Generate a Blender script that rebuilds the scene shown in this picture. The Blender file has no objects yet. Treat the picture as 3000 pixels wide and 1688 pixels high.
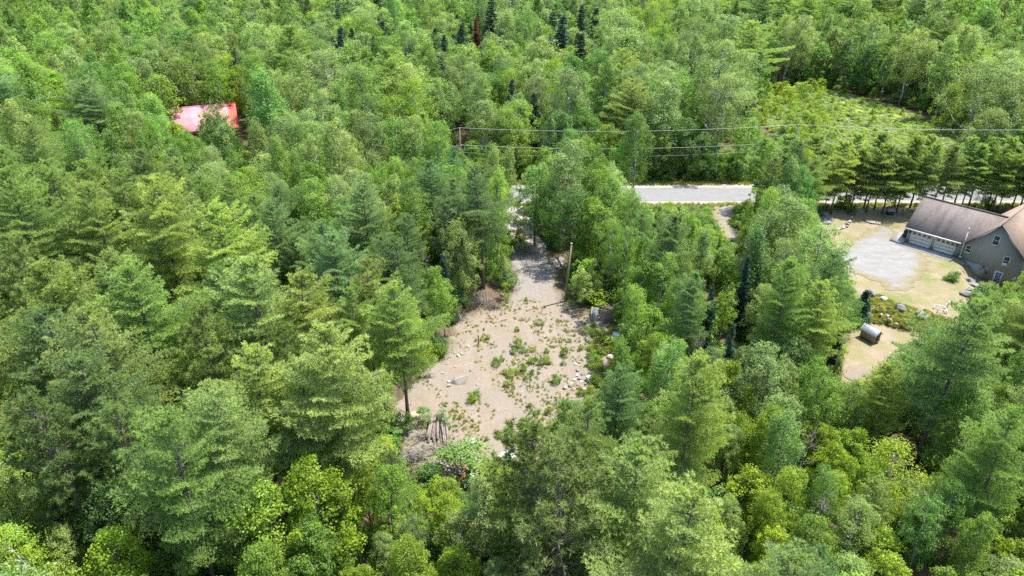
import bpy, bmesh, math, random, time
import numpy as np
from mathutils import Vector, Matrix
from mathutils.geometry import delaunay_2d_cdt
T0 = time.time()
R = math.radians
scene = bpy.context.scene
COL = scene.collection

# ------------------------------------------------------------------ camera, sky, sun, exposure
FPX, CXP, CYP, CAMH, PITCH = 2080.0, 1500.0, 844.0, 44.0, R(28.3)     # drone camera, photograph is 3000 x 1688
cam_d = bpy.data.cameras.new('camera')
cam_d.sensor_width = 36.0
cam_d.lens = FPX / 3000.0 * 36.0
cam_d.clip_start, cam_d.clip_end = 0.5, 6000.0
cam = bpy.data.objects.new('camera', cam_d)
cam.location = (0, 0, CAMH)
cam.rotation_euler = (R(90) - PITCH, 0, 0)
COL.objects.link(cam)
scene.camera = cam

SUN_AZ, SUN_EL = R(65), R(66)          # azimuth from +Y (view direction) towards +X
world = bpy.data.worlds.new('World')
scene.world = world
world.use_nodes = True
wn = world.node_tree.nodes
sky = wn.new('ShaderNodeTexSky')
sky.sky_type = 'NISHITA'
sky.sun_disc = False
sky.sun_elevation = SUN_EL
sky.sun_rotation = SUN_AZ
sky.air_density, sky.dust_density, sky.ozone_density = 1.0, 1.2, 1.0
wn['Background'].inputs['Strength'].default_value = 0.14
world.node_tree.links.new(sky.outputs[0], wn['Background'].inputs['Color'])

sun_d = bpy.data.lights.new('sun', 'SUN')
sun_d.energy = 3.7
sun_d.angle = R(0.55)
sun_d.color = (1.0, 0.955, 0.88)
sun = bpy.data.objects.new('sun', sun_d)
sdir = Vector((math.sin(SUN_AZ) * math.cos(SUN_EL), math.cos(SUN_AZ) * math.cos(SUN_EL), math.sin(SUN_EL)))
sun.rotation_euler = sdir.to_track_quat('Z', 'Y').to_euler()
sun.location = (60, 80, 120)
COL.objects.link(sun)

scene.view_settings.view_transform = 'Standard'
scene.view_settings.look = 'None'
scene.view_settings.gamma = 1.0
scene.view_settings.exposure = 1.62
cy = scene.cycles
cy.max_bounces, cy.diffuse_bounces, cy.glossy_bounces, cy.transmission_bounces, cy.transparent_max_bounces = 5, 3, 1, 3, 4
cy.use_denoising = False
cy.caustics_reflective = cy.caustics_refractive = False
cy.sample_clamp_indirect = 6.0

# ------------------------------------------------------------------ pixel <-> place helpers
FW = np.array([0, math.cos(PITCH), -math.sin(PITCH)]); UP = np.array([0, math.sin(PITCH), math.cos(PITCH)]); RT = np.array([1.0, 0, 0])
EYE = np.array([0, 0, CAMH])

def ray(px, py):
    return FW + RT * (px - CXP) / FPX - UP * (py - CYP) / FPX

def at(px, py, z=0.0):
    d = ray(px, py)
    return EYE + d * ((z - CAMH) / d[2])

def proj(p):
    q = np.asarray(p, float) - EYE
    w = q @ FW
    return CXP + FPX * (q @ RT) / w, CYP - FPX * (q @ UP) / w

def sstep(a, b, x):
    t = np.clip((np.asarray(x, float) - a) / (b - a), 0, 1)
    return t * t * (3 - 2 * t)

def inside(poly, x, y):
    x = np.asarray(x, float); y = np.asarray(y, float)
    r = np.zeros(np.broadcast(x, y).shape, bool)
    n = len(poly)
    for i in range(n):
        x0, y0 = poly[i][0], poly[i][1]; x1, y1 = poly[(i + 1) % n][0], poly[(i + 1) % n][1]
        if y0 == y1: continue
        c = ((y0 > y) != (y1 > y)) & (x < (x1 - x0) * (y - y0) / (y1 - y0) + x0)
        r ^= c
    return r

def edge_dist(poly, x, y, closed=True):
    x = np.asarray(x, float); y = np.asarray(y, float)
    best = np.full(np.broadcast(x, y).shape, 1e9)
    n = len(poly)
    for i in range(n if closed else n - 1):
        ax, ay = poly[i][0], poly[i][1]; bx, by = poly[(i + 1) % n][0], poly[(i + 1) % n][1]
        dx, dy = bx - ax, by - ay
        t = np.clip(((x - ax) * dx + (y - ay) * dy) / (dx * dx + dy * dy + 1e-9), 0, 1)
        best = np.minimum(best, np.hypot(x - ax - t * dx, y - ay - t * dy))
    return best

def ground_poly(pts, z=0.0):
    return [tuple(at(px, py, z)[:2]) for px, py in pts]

# house frame: x along the front wall, y into the house
HOUSE_O = np.array([63.43, 90.3, 0.0]); HOUSE_A = R(-47.3)
HU = np.array([math.cos(HOUSE_A), math.sin(HOUSE_A)]); HV = np.array([-math.sin(HOUSE_A), math.cos(HOUSE_A)])

CLEARING = ground_poly([(1478, 735), (1530, 722), (1600, 732), (1632, 790), (1652, 870), (1700, 905), (1790, 940), (1830, 1000), (1835, 1080), (1800, 1130),
                        (1850, 1160), (1900, 1200), (1840, 1260), (1700, 1290), (1620, 1340), (1500, 1400), (1380, 1420), (1250, 1420), (1180, 1360), (1150, 1280), (1130, 1210),
                        (1165, 1150), (1240, 1080), (1290, 1040), (1310, 985), (1330, 945), (1400, 900), (1465, 878), (1500, 850), (1505, 800), (1480, 770)])
ENTRY = ground_poly([(1455, 596), (1520, 596), (1560, 640), (1600, 735), (1532, 745), (1478, 740), (1470, 680)])
YARD = ground_poly([(2360, 625), (2480, 612), (2640, 600), (2720, 590), (2860, 640), (3120, 700), (3120, 830), (2900, 900), (2850, 930), (2800, 980), (2730, 1010), (2640, 1060), (2580, 1120), (2460, 1180),
                    (2420, 1110), (2470, 990), (2480, 900), (2440, 800), (2400, 740), (2330, 690)])
GRAVEL = ground_poly([(2440, 735), (2500, 697), (2560, 672), (2600, 655), (2632, 662), (2625, 690), (2660, 715), (2715, 752), (2728, 780), (2700, 812), (2650, 848), (2600, 848), (2540, 820), (2490, 800), (2420, 790), (2300, 770), (2180, 730), (2120, 690),
                      (2085, 640), (2085, 592), (2165, 592), (2150, 625), (2150, 670), (2210, 705), (2330, 735)])
FIELD = ground_poly([(2190, 290), (2250, 258), (2400, 262), (2560, 300), (2700, 350), (2830, 400), (2900, 430), (2850, 450), (2700, 440), (2500, 440), (2330, 430), (2250, 380)])
LOWER = ground_poly([(2525, 872), (2560, 893), (2640, 925), (2720, 948), (2800, 930), (2860, 900), (3000, 900), (3100, 1200), (2300, 1250), (2380, 1000), (2450, 880)])
BANK = ground_poly([(1235, 1075), (1290, 1035), (1312, 985), (1330, 943), (1400, 900), (1470, 878), (1503, 852), (1500, 800)])
ROAD_Y0, ROAD_Y1 = 112.3, 118.4

def terrain(x, y):
    x = np.asarray(x, float); y = np.asarray(y, float)
    calm = sstep(4, 30, np.minimum(edge_dist(CLEARING, x, y), edge_dist(YARD, x, y))) * sstep(4, 18, np.abs(y - 116)) * (~inside(CLEARING, x, y)) * (~inside(YARD, x, y))
    z = calm * (0.35 * np.sin(x * 0.11 + 1) * np.cos(y * 0.09) + 0.25 * np.sin(x * 0.23 + y * 0.19))
    # eroded bank left of the clearing
    db = edge_dist(BANK, x, y, closed=False)
    z = z + 1.25 * sstep(0.2, 3.2, db) * (~inside(CLEARING, x, y)) * (x < 3) * sstep(16, 6, db) * (x < 0.5 + (y - 70) * 0.02)
    # micro relief in the clearing
    z = z + inside(CLEARING, x, y) * 0.07 * np.sin(x * 0.9 + np.sin(y * .7)) * np.cos(y * 0.8)
    # lower lawn with the coop
    ld = edge_dist(LOWER, x, y)
    z = z - 0.9 * sstep(0, 2.6, ld) * inside(LOWER, x, y)
    # ground falls away in front of the basement door
    hx = (x - HOUSE_O[0]) * HU[0] + (y - HOUSE_O[1]) * HU[1]; hy = (x - HOUSE_O[0]) * HV[0] + (y - HOUSE_O[1]) * HV[1]
    z = z - (2.05 + z) * sstep(0.1, 3.3, hx + 0.25 * hy) * sstep(-9, -3.5, hy) * sstep(1.5, 0.3, hy) 
    return z

_tx = np.arange(-125, 125.1, 0.5); _ty = np.arange(18, 140.1, 0.5)
_TZ = terrain(*np.meshgrid(_tx, _ty))
def zt(x, y):
    i = (y - 18) * 2; j = (x + 125) * 2
    if not (0 <= i < len(_ty) - 1 and 0 <= j < len(_tx) - 1): return 0.0
    a, b = int(i), int(j); f, g = i - a, j - b
    return float((_TZ[a, b] * (1 - g) + _TZ[a, b + 1] * g) * (1 - f) + (_TZ[a + 1, b] * (1 - g) + _TZ[a + 1, b + 1] * g) * f)

def within(poly, x, y):
    r = False; n = len(poly); x1, y1 = poly[-1][0], poly[-1][1]
    for q in poly:
        x0, y0 = q[0], q[1]
        if (y0 > y) != (y1 > y) and x < (x1 - x0) * (y - y0) / (y1 - y0) + x0: r = not r
        x1, y1 = x0, y0
    return r

def gt(px, py):
    z = 0.0
    for _ in range(4):
        p = at(px, py, z); z = zt(p[0], p[1])
    return at(px, py, z)

# ------------------------------------------------------------------ scene object helpers
def tag(o, label=None, cat=None, group=None, kind=None):
    if label: o['label'] = label
    if cat: o['category'] = cat
    if group: o['group'] = group
    if kind: o['kind'] = kind
    return o

def empty(name, loc=(0, 0, 0), rz=0.0):
    o = bpy.data.objects.new(name, None)
    o.location = loc; o.rotation_euler = (0, 0, rz); o.empty_display_size = 0.2
    COL.objects.link(o)
    return o

def obj(name, me, parent=None, mats=None):
    if mats is not None:
        for m in (mats if isinstance(mats, (list, tuple)) else [mats]): me.materials.append(m)
    o = bpy.data.objects.new(name, me)
    COL.objects.link(o)
    if parent is not None: o.parent = parent
    return o

def np_mesh(name, verts, faces, attr=None, smooth=False, mat_idx=None):
    """verts (N,3); faces a list of (M,k) integer arrays."""
    me = bpy.data.meshes.new(name)
    faces = [np.asarray(f, np.int32) for f in faces if len(f)]
    me.vertices.add(len(verts)); me.vertices.foreach_set('co', np.asarray(verts, np.float32).ravel())
    nl = sum(f.size for f in faces); nf = sum(len(f) for f in faces)
    me.loops.add(nl); me.loops.foreach_set('vertex_index', np.concatenate([f.ravel() for f in faces]))
    me.polygons.add(nf)
    tot = np.concatenate([np.full(len(f), f.shape[1], np.int32) for f in faces])
    me.polygons.foreach_set('loop_start', np.concatenate([[0], np.cumsum(tot)[:-1]]).astype(np.int32))
    if mat_idx is not None: me.polygons.foreach_set('material_index', np.asarray(mat_idx, np.int32))
    if smooth: me.polygons.foreach_set('use_smooth', np.ones(nf, bool))
    me.update(calc_edges=True)
    if attr is not None:
        a = me.attributes.new('vary', 'FLOAT', 'POINT'); a.data.foreach_set('value', np.asarray(attr, np.float32))
    me.validate(clean_customdata=False)
    return me

class MB:
    """collects tapered tubes, boxes and plates; builds ONE mesh"""
    def __init__(s): s.v = []; s.q = []; s.t = []; s.n = 0
    def _add(s, vs, quads=(), tris=()):
        b = s.n
        s.v.extend([tuple(map(float, p)) for p in vs]); s.n += len(vs)
        s.q.extend([[i + b for i in f] for f in quads]); s.t.extend([[i + b for i in f] for f in tris])
    def tube(s, pts, rad, n=6, cap=True):
        pts = [Vector(p) for p in pts]; rings = []
        for i, p in enumerate(pts):
            d = (pts[min(i + 1, len(pts) - 1)] - pts[max(i - 1, 0)])
            d = d.normalized() if d.length > 1e-6 else Vector((0, 0, 1))
            a = d.cross(Vector((1, 0, 0)) if abs(d.x) < 0.8 else Vector((0, 1, 0))).normalized(); b = d.cross(a)
            r = rad[i] if isinstance(rad, (list, tuple)) else rad
            rings += [p + (a * math.cos(2 * math.pi * k / n) + b * math.sin(2 * math.pi * k / n)) * r for k in range(n)]
        q = []
        for i in range(len(pts) - 1):
            for k in range(n):
                q.append((i * n + k, i * n + (k + 1) % n, (i + 1) * n + (k + 1) % n, (i + 1) * n + k))
        t = []
        vs = rings
        if cap:
            vs = rings + [pts[0], pts[-1]]; c0 = len(rings)
            for k in range(n):
                t.append((c0, (k + 1) % n, k)); m = (len(pts) - 1) * n
                t.append((c0 + 1, m + k, m + (k + 1) % n))
        s._add(vs, q, t)
    def box(s, lo, hi, M=None):
        x0, y0, z0 = lo; x1, y1, z1 = hi
        vs = [Vector(p) for p in ((x0, y0, z0), (x1, y0, z0), (x1, y1, z0), (x0, y1, z0), (x0, y0, z1), (x1, y0, z1), (x1, y1, z1), (x0, y1, z1))]
        if M is not None: vs = [M @ p for p in vs]
        s._add(vs, [(0, 3, 2, 1), (4, 5, 6, 7), (0, 1, 5, 4), (1, 2, 6, 5), (2, 3, 7, 6), (3, 0, 4, 7)])
    def plate(s, pts, off):
        """polygon extruded by the vector off"""
        n = len(pts); a = [Vector(p) for p in pts]; b = [p + Vector(off) for p in a]
        vs = a + b + [sum(a, Vector()) / n, sum(b, Vector()) / n]
        t = []; q = []
        for i in range(n):
            j = (i + 1) % n
            t += [(2 * n, j, i), (2 * n + 1, n + i, n + j)]; q.append((i, j, n + j, n + i))
        s._add(vs, q, t)
    def build(s, name, mat, parent=None, smooth=False):
        me = np_mesh(name, np.array(s.v), [np.array(s.q).reshape(-1, 4), np.array(s.t).reshape(-1, 3)], smooth=smooth)
        bm = bmesh.new(); bm.from_mesh(me); bmesh.ops.recalc_face_normals(bm, faces=bm.faces); bm.to_mesh(me); bm.free()
        return obj(name, me, parent, mat)

ORD = ['first', 'second', 'third', 'fourth', 'fifth', 'sixth', 'seventh', 'eighth', 'ninth', 'tenth', 'eleventh', 'twelfth', 'thirteenth', 'fourteenth', 'fifteenth', 'sixteenth', 'seventeenth', 'eighteenth', 'nineteenth', 'twentieth',
       'twenty-first', 'twenty-second', 'twenty-third', 'twenty-fourth', 'twenty-fifth', 'twenty-sixth', 'twenty-seventh', 'twenty-eighth', 'twenty-ninth', 'thirtieth']

# ------------------------------------------------------------------ materials
def mat(name):
    m = bpy.data.materials.new(name); m.use_nodes = True
    nt = m.node_tree; nt.nodes.clear()
    out = nt.nodes.new('ShaderNodeOutputMaterial')
    return m, nt, out

def nd(nt, typ, **kw):
    n = nt.nodes.new(typ)
    for k, v in kw.items():
        if k.startswith('i_'):
            key = k[2:]
            n.inputs[int(key) if key.isdigit() else key].default_value = v
        else: setattr(n, k, v)
    return n

def mixc(nt, fac, a, b, blend='MIX'):
    n = nt.nodes.new('ShaderNodeMix'); n.data_type = 'RGBA'; n.blend_type = blend
    for sock, val in ((n.inputs[0], fac), (n.inputs[6], a), (n.inputs[7], b)):
        if hasattr(val, 'is_linked'): nt.links.new(val, sock)
        elif isinstance(val, (int, float)): sock.default_value = val
        else: sock.default_value = (*val[:3], 1)
    return n.outputs[2]

def ramp(nt, src, stops):
    n = nt.nodes.new('ShaderNodeValToRGB')
    e = n.color_ramp.elements
    while len(e) < len(stops): e.new(0.5)
    for i, (p, c) in enumerate(stops):
        e[i].position = p; e[i].color = (c, c, c, 1) if isinstance(c, (int, float)) else (*c, 1)
    nt.links.new(src, n.inputs[0])
    return n.outputs[0]

def noise(nt, scale, detail=4.0, rough=0.55, coord=None, dist=0.0):
    n = nd(nt, 'ShaderNodeTexNoise', i_Scale=scale, i_Detail=detail, i_Roughness=rough, i_Distortion=dist)
    if coord is not None: nt.links.new(coord, n.inputs['Vector'])
    return n.outputs[0]

def coords(nt, which='Object'):
    return nd(nt, 'ShaderNodeTexCoord').outputs[which]

def bumped(nt, height, strength=0.3, dist=0.05):
    b = nd(nt, 'ShaderNodeBump', i_Strength=strength, i_Distance=dist)
    nt.links.new(height, b.inputs['Height'])
    return b.outputs[0]

def surf(name, c1, c2, scale=4.0, rough=0.85, bump=0.25, spec=0.25, c3=None, s3=0.6, metallic=0.0, fine=None, stretch=None):
    m, nt, out = mat(name)
    co = coords(nt)
    if stretch:
        mp = nd(nt, 'ShaderNodeMapping'); mp.inputs['Scale'].default_value = stretch; nt.links.new(co, mp.inputs[0]); co = mp.outputs[0]
    n1 = noise(nt, scale, 5, 0.6, co)
    col = mixc(nt, ramp(nt, n1, [(0.35, 0.0), (0.65, 1.0)]), c1, c2)
    if c3 is not None:
        col = mixc(nt, ramp(nt, noise(nt, s3, 3, 0.5, co), [(0.45, 0.0), (0.62, 1.0)]), col, c3)
    n2 = noise(nt, fine or scale * 7, 3, 0.6, co)
    col = mixc(nt, 0.35, col, ramp(nt, n2, [(0.3, 0.35), (0.7, 1.0)]), 'MULTIPLY')
    p = nd(nt, 'ShaderNodeBsdfPrincipled', i_Roughness=rough, i_Metallic=metallic)
    p.inputs['Specular IOR Level'].default_value = spec
    nt.links.new(col, p.inputs['Base Color'])
    if bump: nt.links.new(bumped(nt, n2, bump), p.inputs['Normal'])
    nt.links.new(p.outputs[0], out.inputs[0])
    return m

def leaf_mat(name, trans=0.42, spec=0.2, rough=0.5, dark=0.55):
    """colour comes from the tree's own 'tint'; every leaf varies a little"""
    m, nt, out = mat(name)
    t = nd(nt, 'ShaderNodeAttribute', attribute_type='INSTANCER', attribute_name='tint').outputs['Color']
    v = nd(nt, 'ShaderNodeAttribute', attribute_type='GEOMETRY', attribute_name='vary').outputs['Fac']
    g = 1.0 / (1.0 - trans)            # so that the leaf as a whole reflects its tint
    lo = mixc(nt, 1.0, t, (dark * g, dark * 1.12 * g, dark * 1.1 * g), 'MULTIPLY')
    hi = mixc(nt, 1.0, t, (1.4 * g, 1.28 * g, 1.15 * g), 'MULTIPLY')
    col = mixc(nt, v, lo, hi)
    p = nd(nt, 'ShaderNodeBsdfPrincipled', i_Roughness=rough)
    p.inputs['Specular IOR Level'].default_value = spec
    nt.links.new(col, p.inputs['Base Color'])
    tr = nd(nt, 'ShaderNodeBsdfTranslucent')
    nt.links.new(mixc(nt, 1.0, col, (1.5, 1.6, 0.6), 'MULTIPLY'), tr.inputs[0])
    ms = nd(nt, 'ShaderNodeMixShader'); ms.inputs[0].default_value = trans
    nt.links.new(p.outputs[0], ms.inputs[1]); nt.links.new(tr.outputs[0], ms.inputs[2])
    nt.links.new(ms.outputs[0], out.inputs[0])
    return m

M = {}
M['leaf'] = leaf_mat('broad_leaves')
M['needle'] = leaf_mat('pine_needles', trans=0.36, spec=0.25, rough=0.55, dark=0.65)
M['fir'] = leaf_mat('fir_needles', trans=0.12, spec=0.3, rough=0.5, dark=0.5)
M['bark'] = surf('grey_brown_bark', (0.12, 0.095, 0.075), (0.2, 0.17, 0.145), 9, 0.95, 0.5, 0.1, stretch=(1, 1, 0.25))
M['pale_bark'] = surf('pale_aspen_bark', (0.36, 0.35, 0.3), (0.5, 0.49, 0.44), 5, 0.9, 0.3, 0.15, c3=(0.13, 0.12, 0.1), s3=3.0, stretch=(1, 1, 0.5))
M['dead_wood'] = surf('weathered_grey_wood', (0.21, 0.19, 0.17), (0.3, 0.275, 0.25), 8, 0.95, 0.4, 0.1, stretch=(1, 1, 0.3))
M['dead_twig'] = surf('dead_grey_twigs', (0.13, 0.115, 0.1), (0.2, 0.18, 0.16), 8, 0.95, 0.2, 0.1)
M['log'] = surf('peeling_log_bark', (0.16, 0.125, 0.105), (0.3, 0.255, 0.225), 12, 0.95, 0.5, 0.1)
M['dark_pole'] = surf('dark_brushwood_bark', (0.09, 0.065, 0.055), (0.17, 0.13, 0.11), 12, 0.95, 0.4, 0.1)
M['cut'] = surf('fresh_cut_wood', (0.62, 0.5, 0.36), (0.5, 0.38, 0.26), 6, 0.9, 0.2, 0.1)
M['pole'] = surf('utility_pole_wood', (0.2, 0.165, 0.1), (0.27, 0.23, 0.145), 3, 0.9, 0.3, 0.15, stretch=(6, 6, 0.5))
M['rock_tan'] = surf('tan_rock', (0.29, 0.23, 0.155), (0.38, 0.32, 0.25), 2.5, 0.9, 0.5, 0.2, c3=(0.34, 0.31, 0.28), s3=1.3)
M['rock_grey'] = surf('grey_granite', (0.17, 0.168, 0.165), (0.26, 0.255, 0.25), 3, 0.9, 0.5, 0.2, c3=(0.2, 0.2, 0.18), s3=1.5)
M['rock_white'] = surf('pale_rock', (0.4, 0.375, 0.33), (0.5, 0.475, 0.435), 3, 0.9, 0.4, 0.2, c3=(0.44, 0.39, 0.32), s3=1.2)
M['boulder'] = surf('flat_sandstone', (0.26, 0.23, 0.19), (0.31, 0.28, 0.235), 2, 0.9, 0.4, 0.2, c3=(0.19, 0.16, 0.12), s3=0.8)
M['white'] = surf('white_vinyl_trim', (0.6, 0.6, 0.59), (0.66, 0.66, 0.65), 3, 0.55, 0.05, 0.4)
M['glass'] = None
m, nt, out = mat('window_glass')
p = nd(nt, 'ShaderNodeBsdfPrincipled', i_Roughness=0.06); p.inputs['Base Color'].default_value = (0.015, 0.018, 0.02, 1); p.inputs['Specular IOR Level'].default_value = 0.8
nt.links.new(p.outputs[0], out.inputs[0]); M['glass'] = m
M['concrete'] = surf('poured_concrete', (0.27, 0.265, 0.255), (0.34, 0.335, 0.32), 1.5, 0.9, 0.2, 0.2, c3=(0.38, 0.365, 0.34), s3=0.7)
M['metal'] = surf('galvanised_sheet', (0.5, 0.53, 0.57), (0.6, 0.63, 0.67), 3, 0.45, 0.1, 0.5, metallic=0.35)
M['coop_tin'] = surf('dull_coop_tin', (0.2, 0.225, 0.26), (0.27, 0.295, 0.33), 3, 0.6, 0.1, 0.3)
M['dark_sheet'] = surf('dark_weathered_sheet', (0.085, 0.1, 0.1), (0.13, 0.145, 0.14), 3, 0.7, 0.1, 0.3)
M['black'] = surf('black_metal', (0.03, 0.03, 0.03), (0.05, 0.05, 0.05), 5, 0.5, 0.1, 0.4)
M['plywood'] = surf('weathered_plywood', (0.5, 0.4, 0.27), (0.62, 0.52, 0.38), 2, 0.85, 0.15, 0.2, stretch=(1, 6, 1))
M['old_board'] = surf('old_grey_board', (0.25, 0.225, 0.2), (0.36, 0.33, 0.3), 4, 0.9, 0.3, 0.15, stretch=(1, 8, 1))
M['wire'] = surf('weathered_aluminium_wire', (0.36, 0.36, 0.35), (0.4, 0.4, 0.39), 1, 0.5, 0, 0.4)
M['dark_green'] = surf('dark_green_plastic', (0.02, 0.05, 0.045), (0.03, 0.07, 0.06), 4, 0.5, 0.05, 0.4)
M['blue_grey'] = surf('blue_grey_sheet', (0.4, 0.45, 0.53), (0.55, 0.6, 0.68), 3, 0.5, 0.1, 0.4)
M['red_plastic'] = surf('red_brown_scrap', (0.42, 0.1, 0.05), (0.3, 0.08, 0.05), 4, 0.6, 0.2, 0.3)
M['tarp'] = surf('silver_plastic_sheet', (0.55, 0.6, 0.66), (0.75, 0.78, 0.8), 3, 0.35, 0.3, 0.5)

# ------------------------------------------------------------------ ground
def ground_material(name, kind, edge=None):
    m, nt, out = mat(name)
    co = nd(nt, 'ShaderNodeNewGeometry').outputs['Position']
    big = noise(nt, 0.16, 4, 0.6, co); mid = noise(nt, 0.9, 5, 0.65, co); fine = noise(nt, 7.0, 4, 0.7, co); grit = noise(nt, 28.0, 2, 0.6, co)
    if kind == 'forest':
        col = mixc(nt, ramp(nt, mid, [(0.35, 0.0), (0.65, 1.0)]), (0.075, 0.055, 0.035), (0.150, 0.105, 0.070))
        col = mixc(nt, ramp(nt, noise(nt, 0.45, 4, 0.6, co), [(0.5, 0.0), (0.62, 1.0)]), col, (0.070, 0.100, 0.025))
    elif kind == 'sand':
        col = mixc(nt, ramp(nt, mid, [(0.3, 0.0), (0.7, 1.0)]), (0.201, 0.163, 0.123), (0.262, 0.214, 0.172))
        col = mixc(nt, ramp(nt, big, [(0.42, 0.0), (0.6, 1.0)]), col, (0.212, 0.185, 0.159))
        # dry straw and thin weeds
        st = mixc(nt, ramp(nt, noise(nt, 0.35, 5, 0.7, co), [(0.48, 0.0), (0.62, 0.7)]), (0, 0, 0), (1, 1, 1))
        col = mixc(nt, mixc(nt, 1.0, st, ramp(nt, noise(nt, 3.2, 4, 0.7, co), [(0.42, 0.0), (0.6, 1.0)]), 'MULTIPLY'), col, (0.177, 0.153, 0.066))
        col = mixc(nt, ramp(nt, noise(nt, 2.4, 3, 0.7, co), [(0.63, 0.0), (0.69, 0.75)]), col, (0.320, 0.279, 0.227))
        col = mixc(nt, ramp(nt, noise(nt, 4.6, 3, 0.75, co, 1.0), [(0.66, 0.0), (0.72, 0.7)]), col, (0.102, 0.079, 0.057))
        col = mixc(nt, ramp(nt, noise(nt, 0.42, 5, 0.65, co, 0.8), [(0.50, 0.0), (0.64, 0.65)]), col, (0.217, 0.182, 0.139))
        mp = nd(nt, 'ShaderNodeMapping'); mp.inputs['Rotation'].default_value = (0, 0, 0.1); mp.inputs['Scale'].default_value = (1.5, 0.09, 1); nt.links.new(co, mp.inputs[0])
        col = mixc(nt, ramp(nt, noise(nt, 0.8, 4, 0.55, mp.outputs[0]), [(0.52, 0.0), (0.66, 0.55)]), col, (0.246, 0.215, 0.176))      # old wheel marks
        # grey gravel of the drive coming in from the top
        sx = nd(nt, 'ShaderNodeSeparateXYZ'); nt.links.new(co, sx.inputs[0])
        yy = nd(nt, 'ShaderNodeMath', operation='MULTIPLY_ADD', i_1=1.0); nt.links.new(sx.outputs[1], yy.inputs[0])
        nm = nd(nt, 'ShaderNodeMath', operation='MULTIPLY', i_1=9.0); nt.links.new(noise(nt, 0.25, 3, 0.6, co), nm.inputs[0]); nt.links.new(nm.outputs[0], yy.inputs[2])
        mr = nd(nt, 'ShaderNodeMapRange', i_1=80.0, i_2=90.0); nt.links.new(yy.outputs[0], mr.inputs[0])
        grv = mixc(nt, ramp(nt, fine, [(0.35, 0.0), (0.65, 1.0)]), (0.193, 0.175, 0.164), (0.246, 0.227, 0.213))
        col = mixc(nt, mr.outputs[0], col, grv)
    elif kind == 'lawn':
        col = mixc(nt, ramp(nt, mid, [(0.3, 0.0), (0.7, 1.0)]), (0.237, 0.195, 0.121), (0.204, 0.190, 0.098))
        col = mixc(nt, ramp(nt, big, [(0.5, 0.0), (0.64, 0.85)]), col, (0.142, 0.165, 0.052))
        col = mixc(nt, ramp(nt, noise(nt, 0.3, 5, 0.6, co), [(0.5, 0.0), (0.64, 0.9)]), col, (0.285, 0.225, 0.167))
        col = mixc(nt, ramp(nt, noise(nt, 1.9, 4, 0.7, co), [(0.6, 0.0), (0.68, 0.6)]), col, (0.342, 0.300, 0.230))
    elif kind == 'gravel':
        col = mixc(nt, ramp(nt, mid, [(0.3, 0.0), (0.7, 1.0)]), (0.216, 0.211, 0.201), (0.260, 0.253, 0.249))
        mp = nd(nt, 'ShaderNodeMapping'); mp.inputs['Rotation'].default_value = (0, 0, 0.75); mp.inputs['Scale'].default_value = (0.22, 1.3, 1); nt.links.new(co, mp.inputs[0])
        col = mixc(nt, ramp(nt, noise(nt, 0.8, 5, 0.6, mp.outputs[0], 0.6), [(0.45, 0.0), (0.68, 0.7)]), col, (0.187, 0.178, 0.165))
        col = mixc(nt, ramp(nt, noise(nt, 0.22, 4, 0.6, co), [(0.5, 0.0), (0.66, 0.6)]), col, (0.223, 0.201, 0.161))
    elif kind == 'asphalt':
        col = mixc(nt, ramp(nt, mid, [(0.3, 0.0), (0.7, 1.0)]), (0.178, 0.178, 0.175), (0.218, 0.218, 0.215))
    elif kind == 'shoulder':
        col = mixc(nt, ramp(nt, mid, [(0.3, 0.0), (0.7, 1.0)]), (0.285, 0.260, 0.223), (0.335, 0.310, 0.273))
    elif kind == 'verge':
        col = mixc(nt, ramp(nt, mid, [(0.3, 0.0), (0.7, 1.0)]), (0.240, 0.210, 0.105), (0.128, 0.150, 0.038))
    elif kind == 'field':
        col = mixc(nt, ramp(nt, mid, [(0.3, 0.0), (0.7, 1.0)]), (0.156, 0.216, 0.039), (0.264, 0.300, 0.068))
    elif kind == 'needles':
        col = mixc(nt, ramp(nt, mid, [(0.3, 0.0), (0.7, 1.0)]), (0.238, 0.168, 0.105), (0.175, 0.119, 0.077))
    if edge is not None:
        # the outermost metres thin out, in ragged patches, into what lies around
        ea = nd(nt, 'ShaderNodeAttribute', attribute_type='GEOMETRY', attribute_name='vary').outputs['Fac']
        sm = nd(nt, 'ShaderNodeMath', operation='ADD'); nt.links.new(ea, sm.inputs[0])
        nz = nd(nt, 'ShaderNodeMath', operation='MULTIPLY_ADD', i_1=1.6, i_2=-0.75); nt.links.new(noise(nt, 0.8, 5, 0.7, co), nz.inputs[0]); nt.links.new(nz.outputs[0], sm.inputs[1])
        col = mixc(nt, ramp(nt, sm.outputs[0], [(0.15, 0.0), (0.75, 1.0)]), edge, col)
    col = mixc(nt, 0.5, col, ramp(nt, fine, [(0.25, 0.55), (0.7, 1.1)]), 'MULTIPLY')
    col = mixc(nt, 0.35, col, ramp(nt, grit, [(0.3, 0.6), (0.7, 1.15)]), 'MULTIPLY')
    p = nd(nt, 'ShaderNodeBsdfPrincipled', i_Roughness=0.95); p.inputs['Specular IOR Level'].default_value = 0.12
    nt.links.new(col, p.inputs['Base Color'])
    hs = nd(nt, 'ShaderNodeMath', operation='ADD'); nt.links.new(fine, hs.inputs[0]); nt.links.new(mid, hs.inputs[1])
    nt.links.new(bumped(nt, hs.outputs[0], 0.5 if kind not in ('asphalt',) else 0.1, 0.12), p.inputs['Normal'])
    nt.links.new(p.outputs[0], out.inputs[0])
    return m

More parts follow.
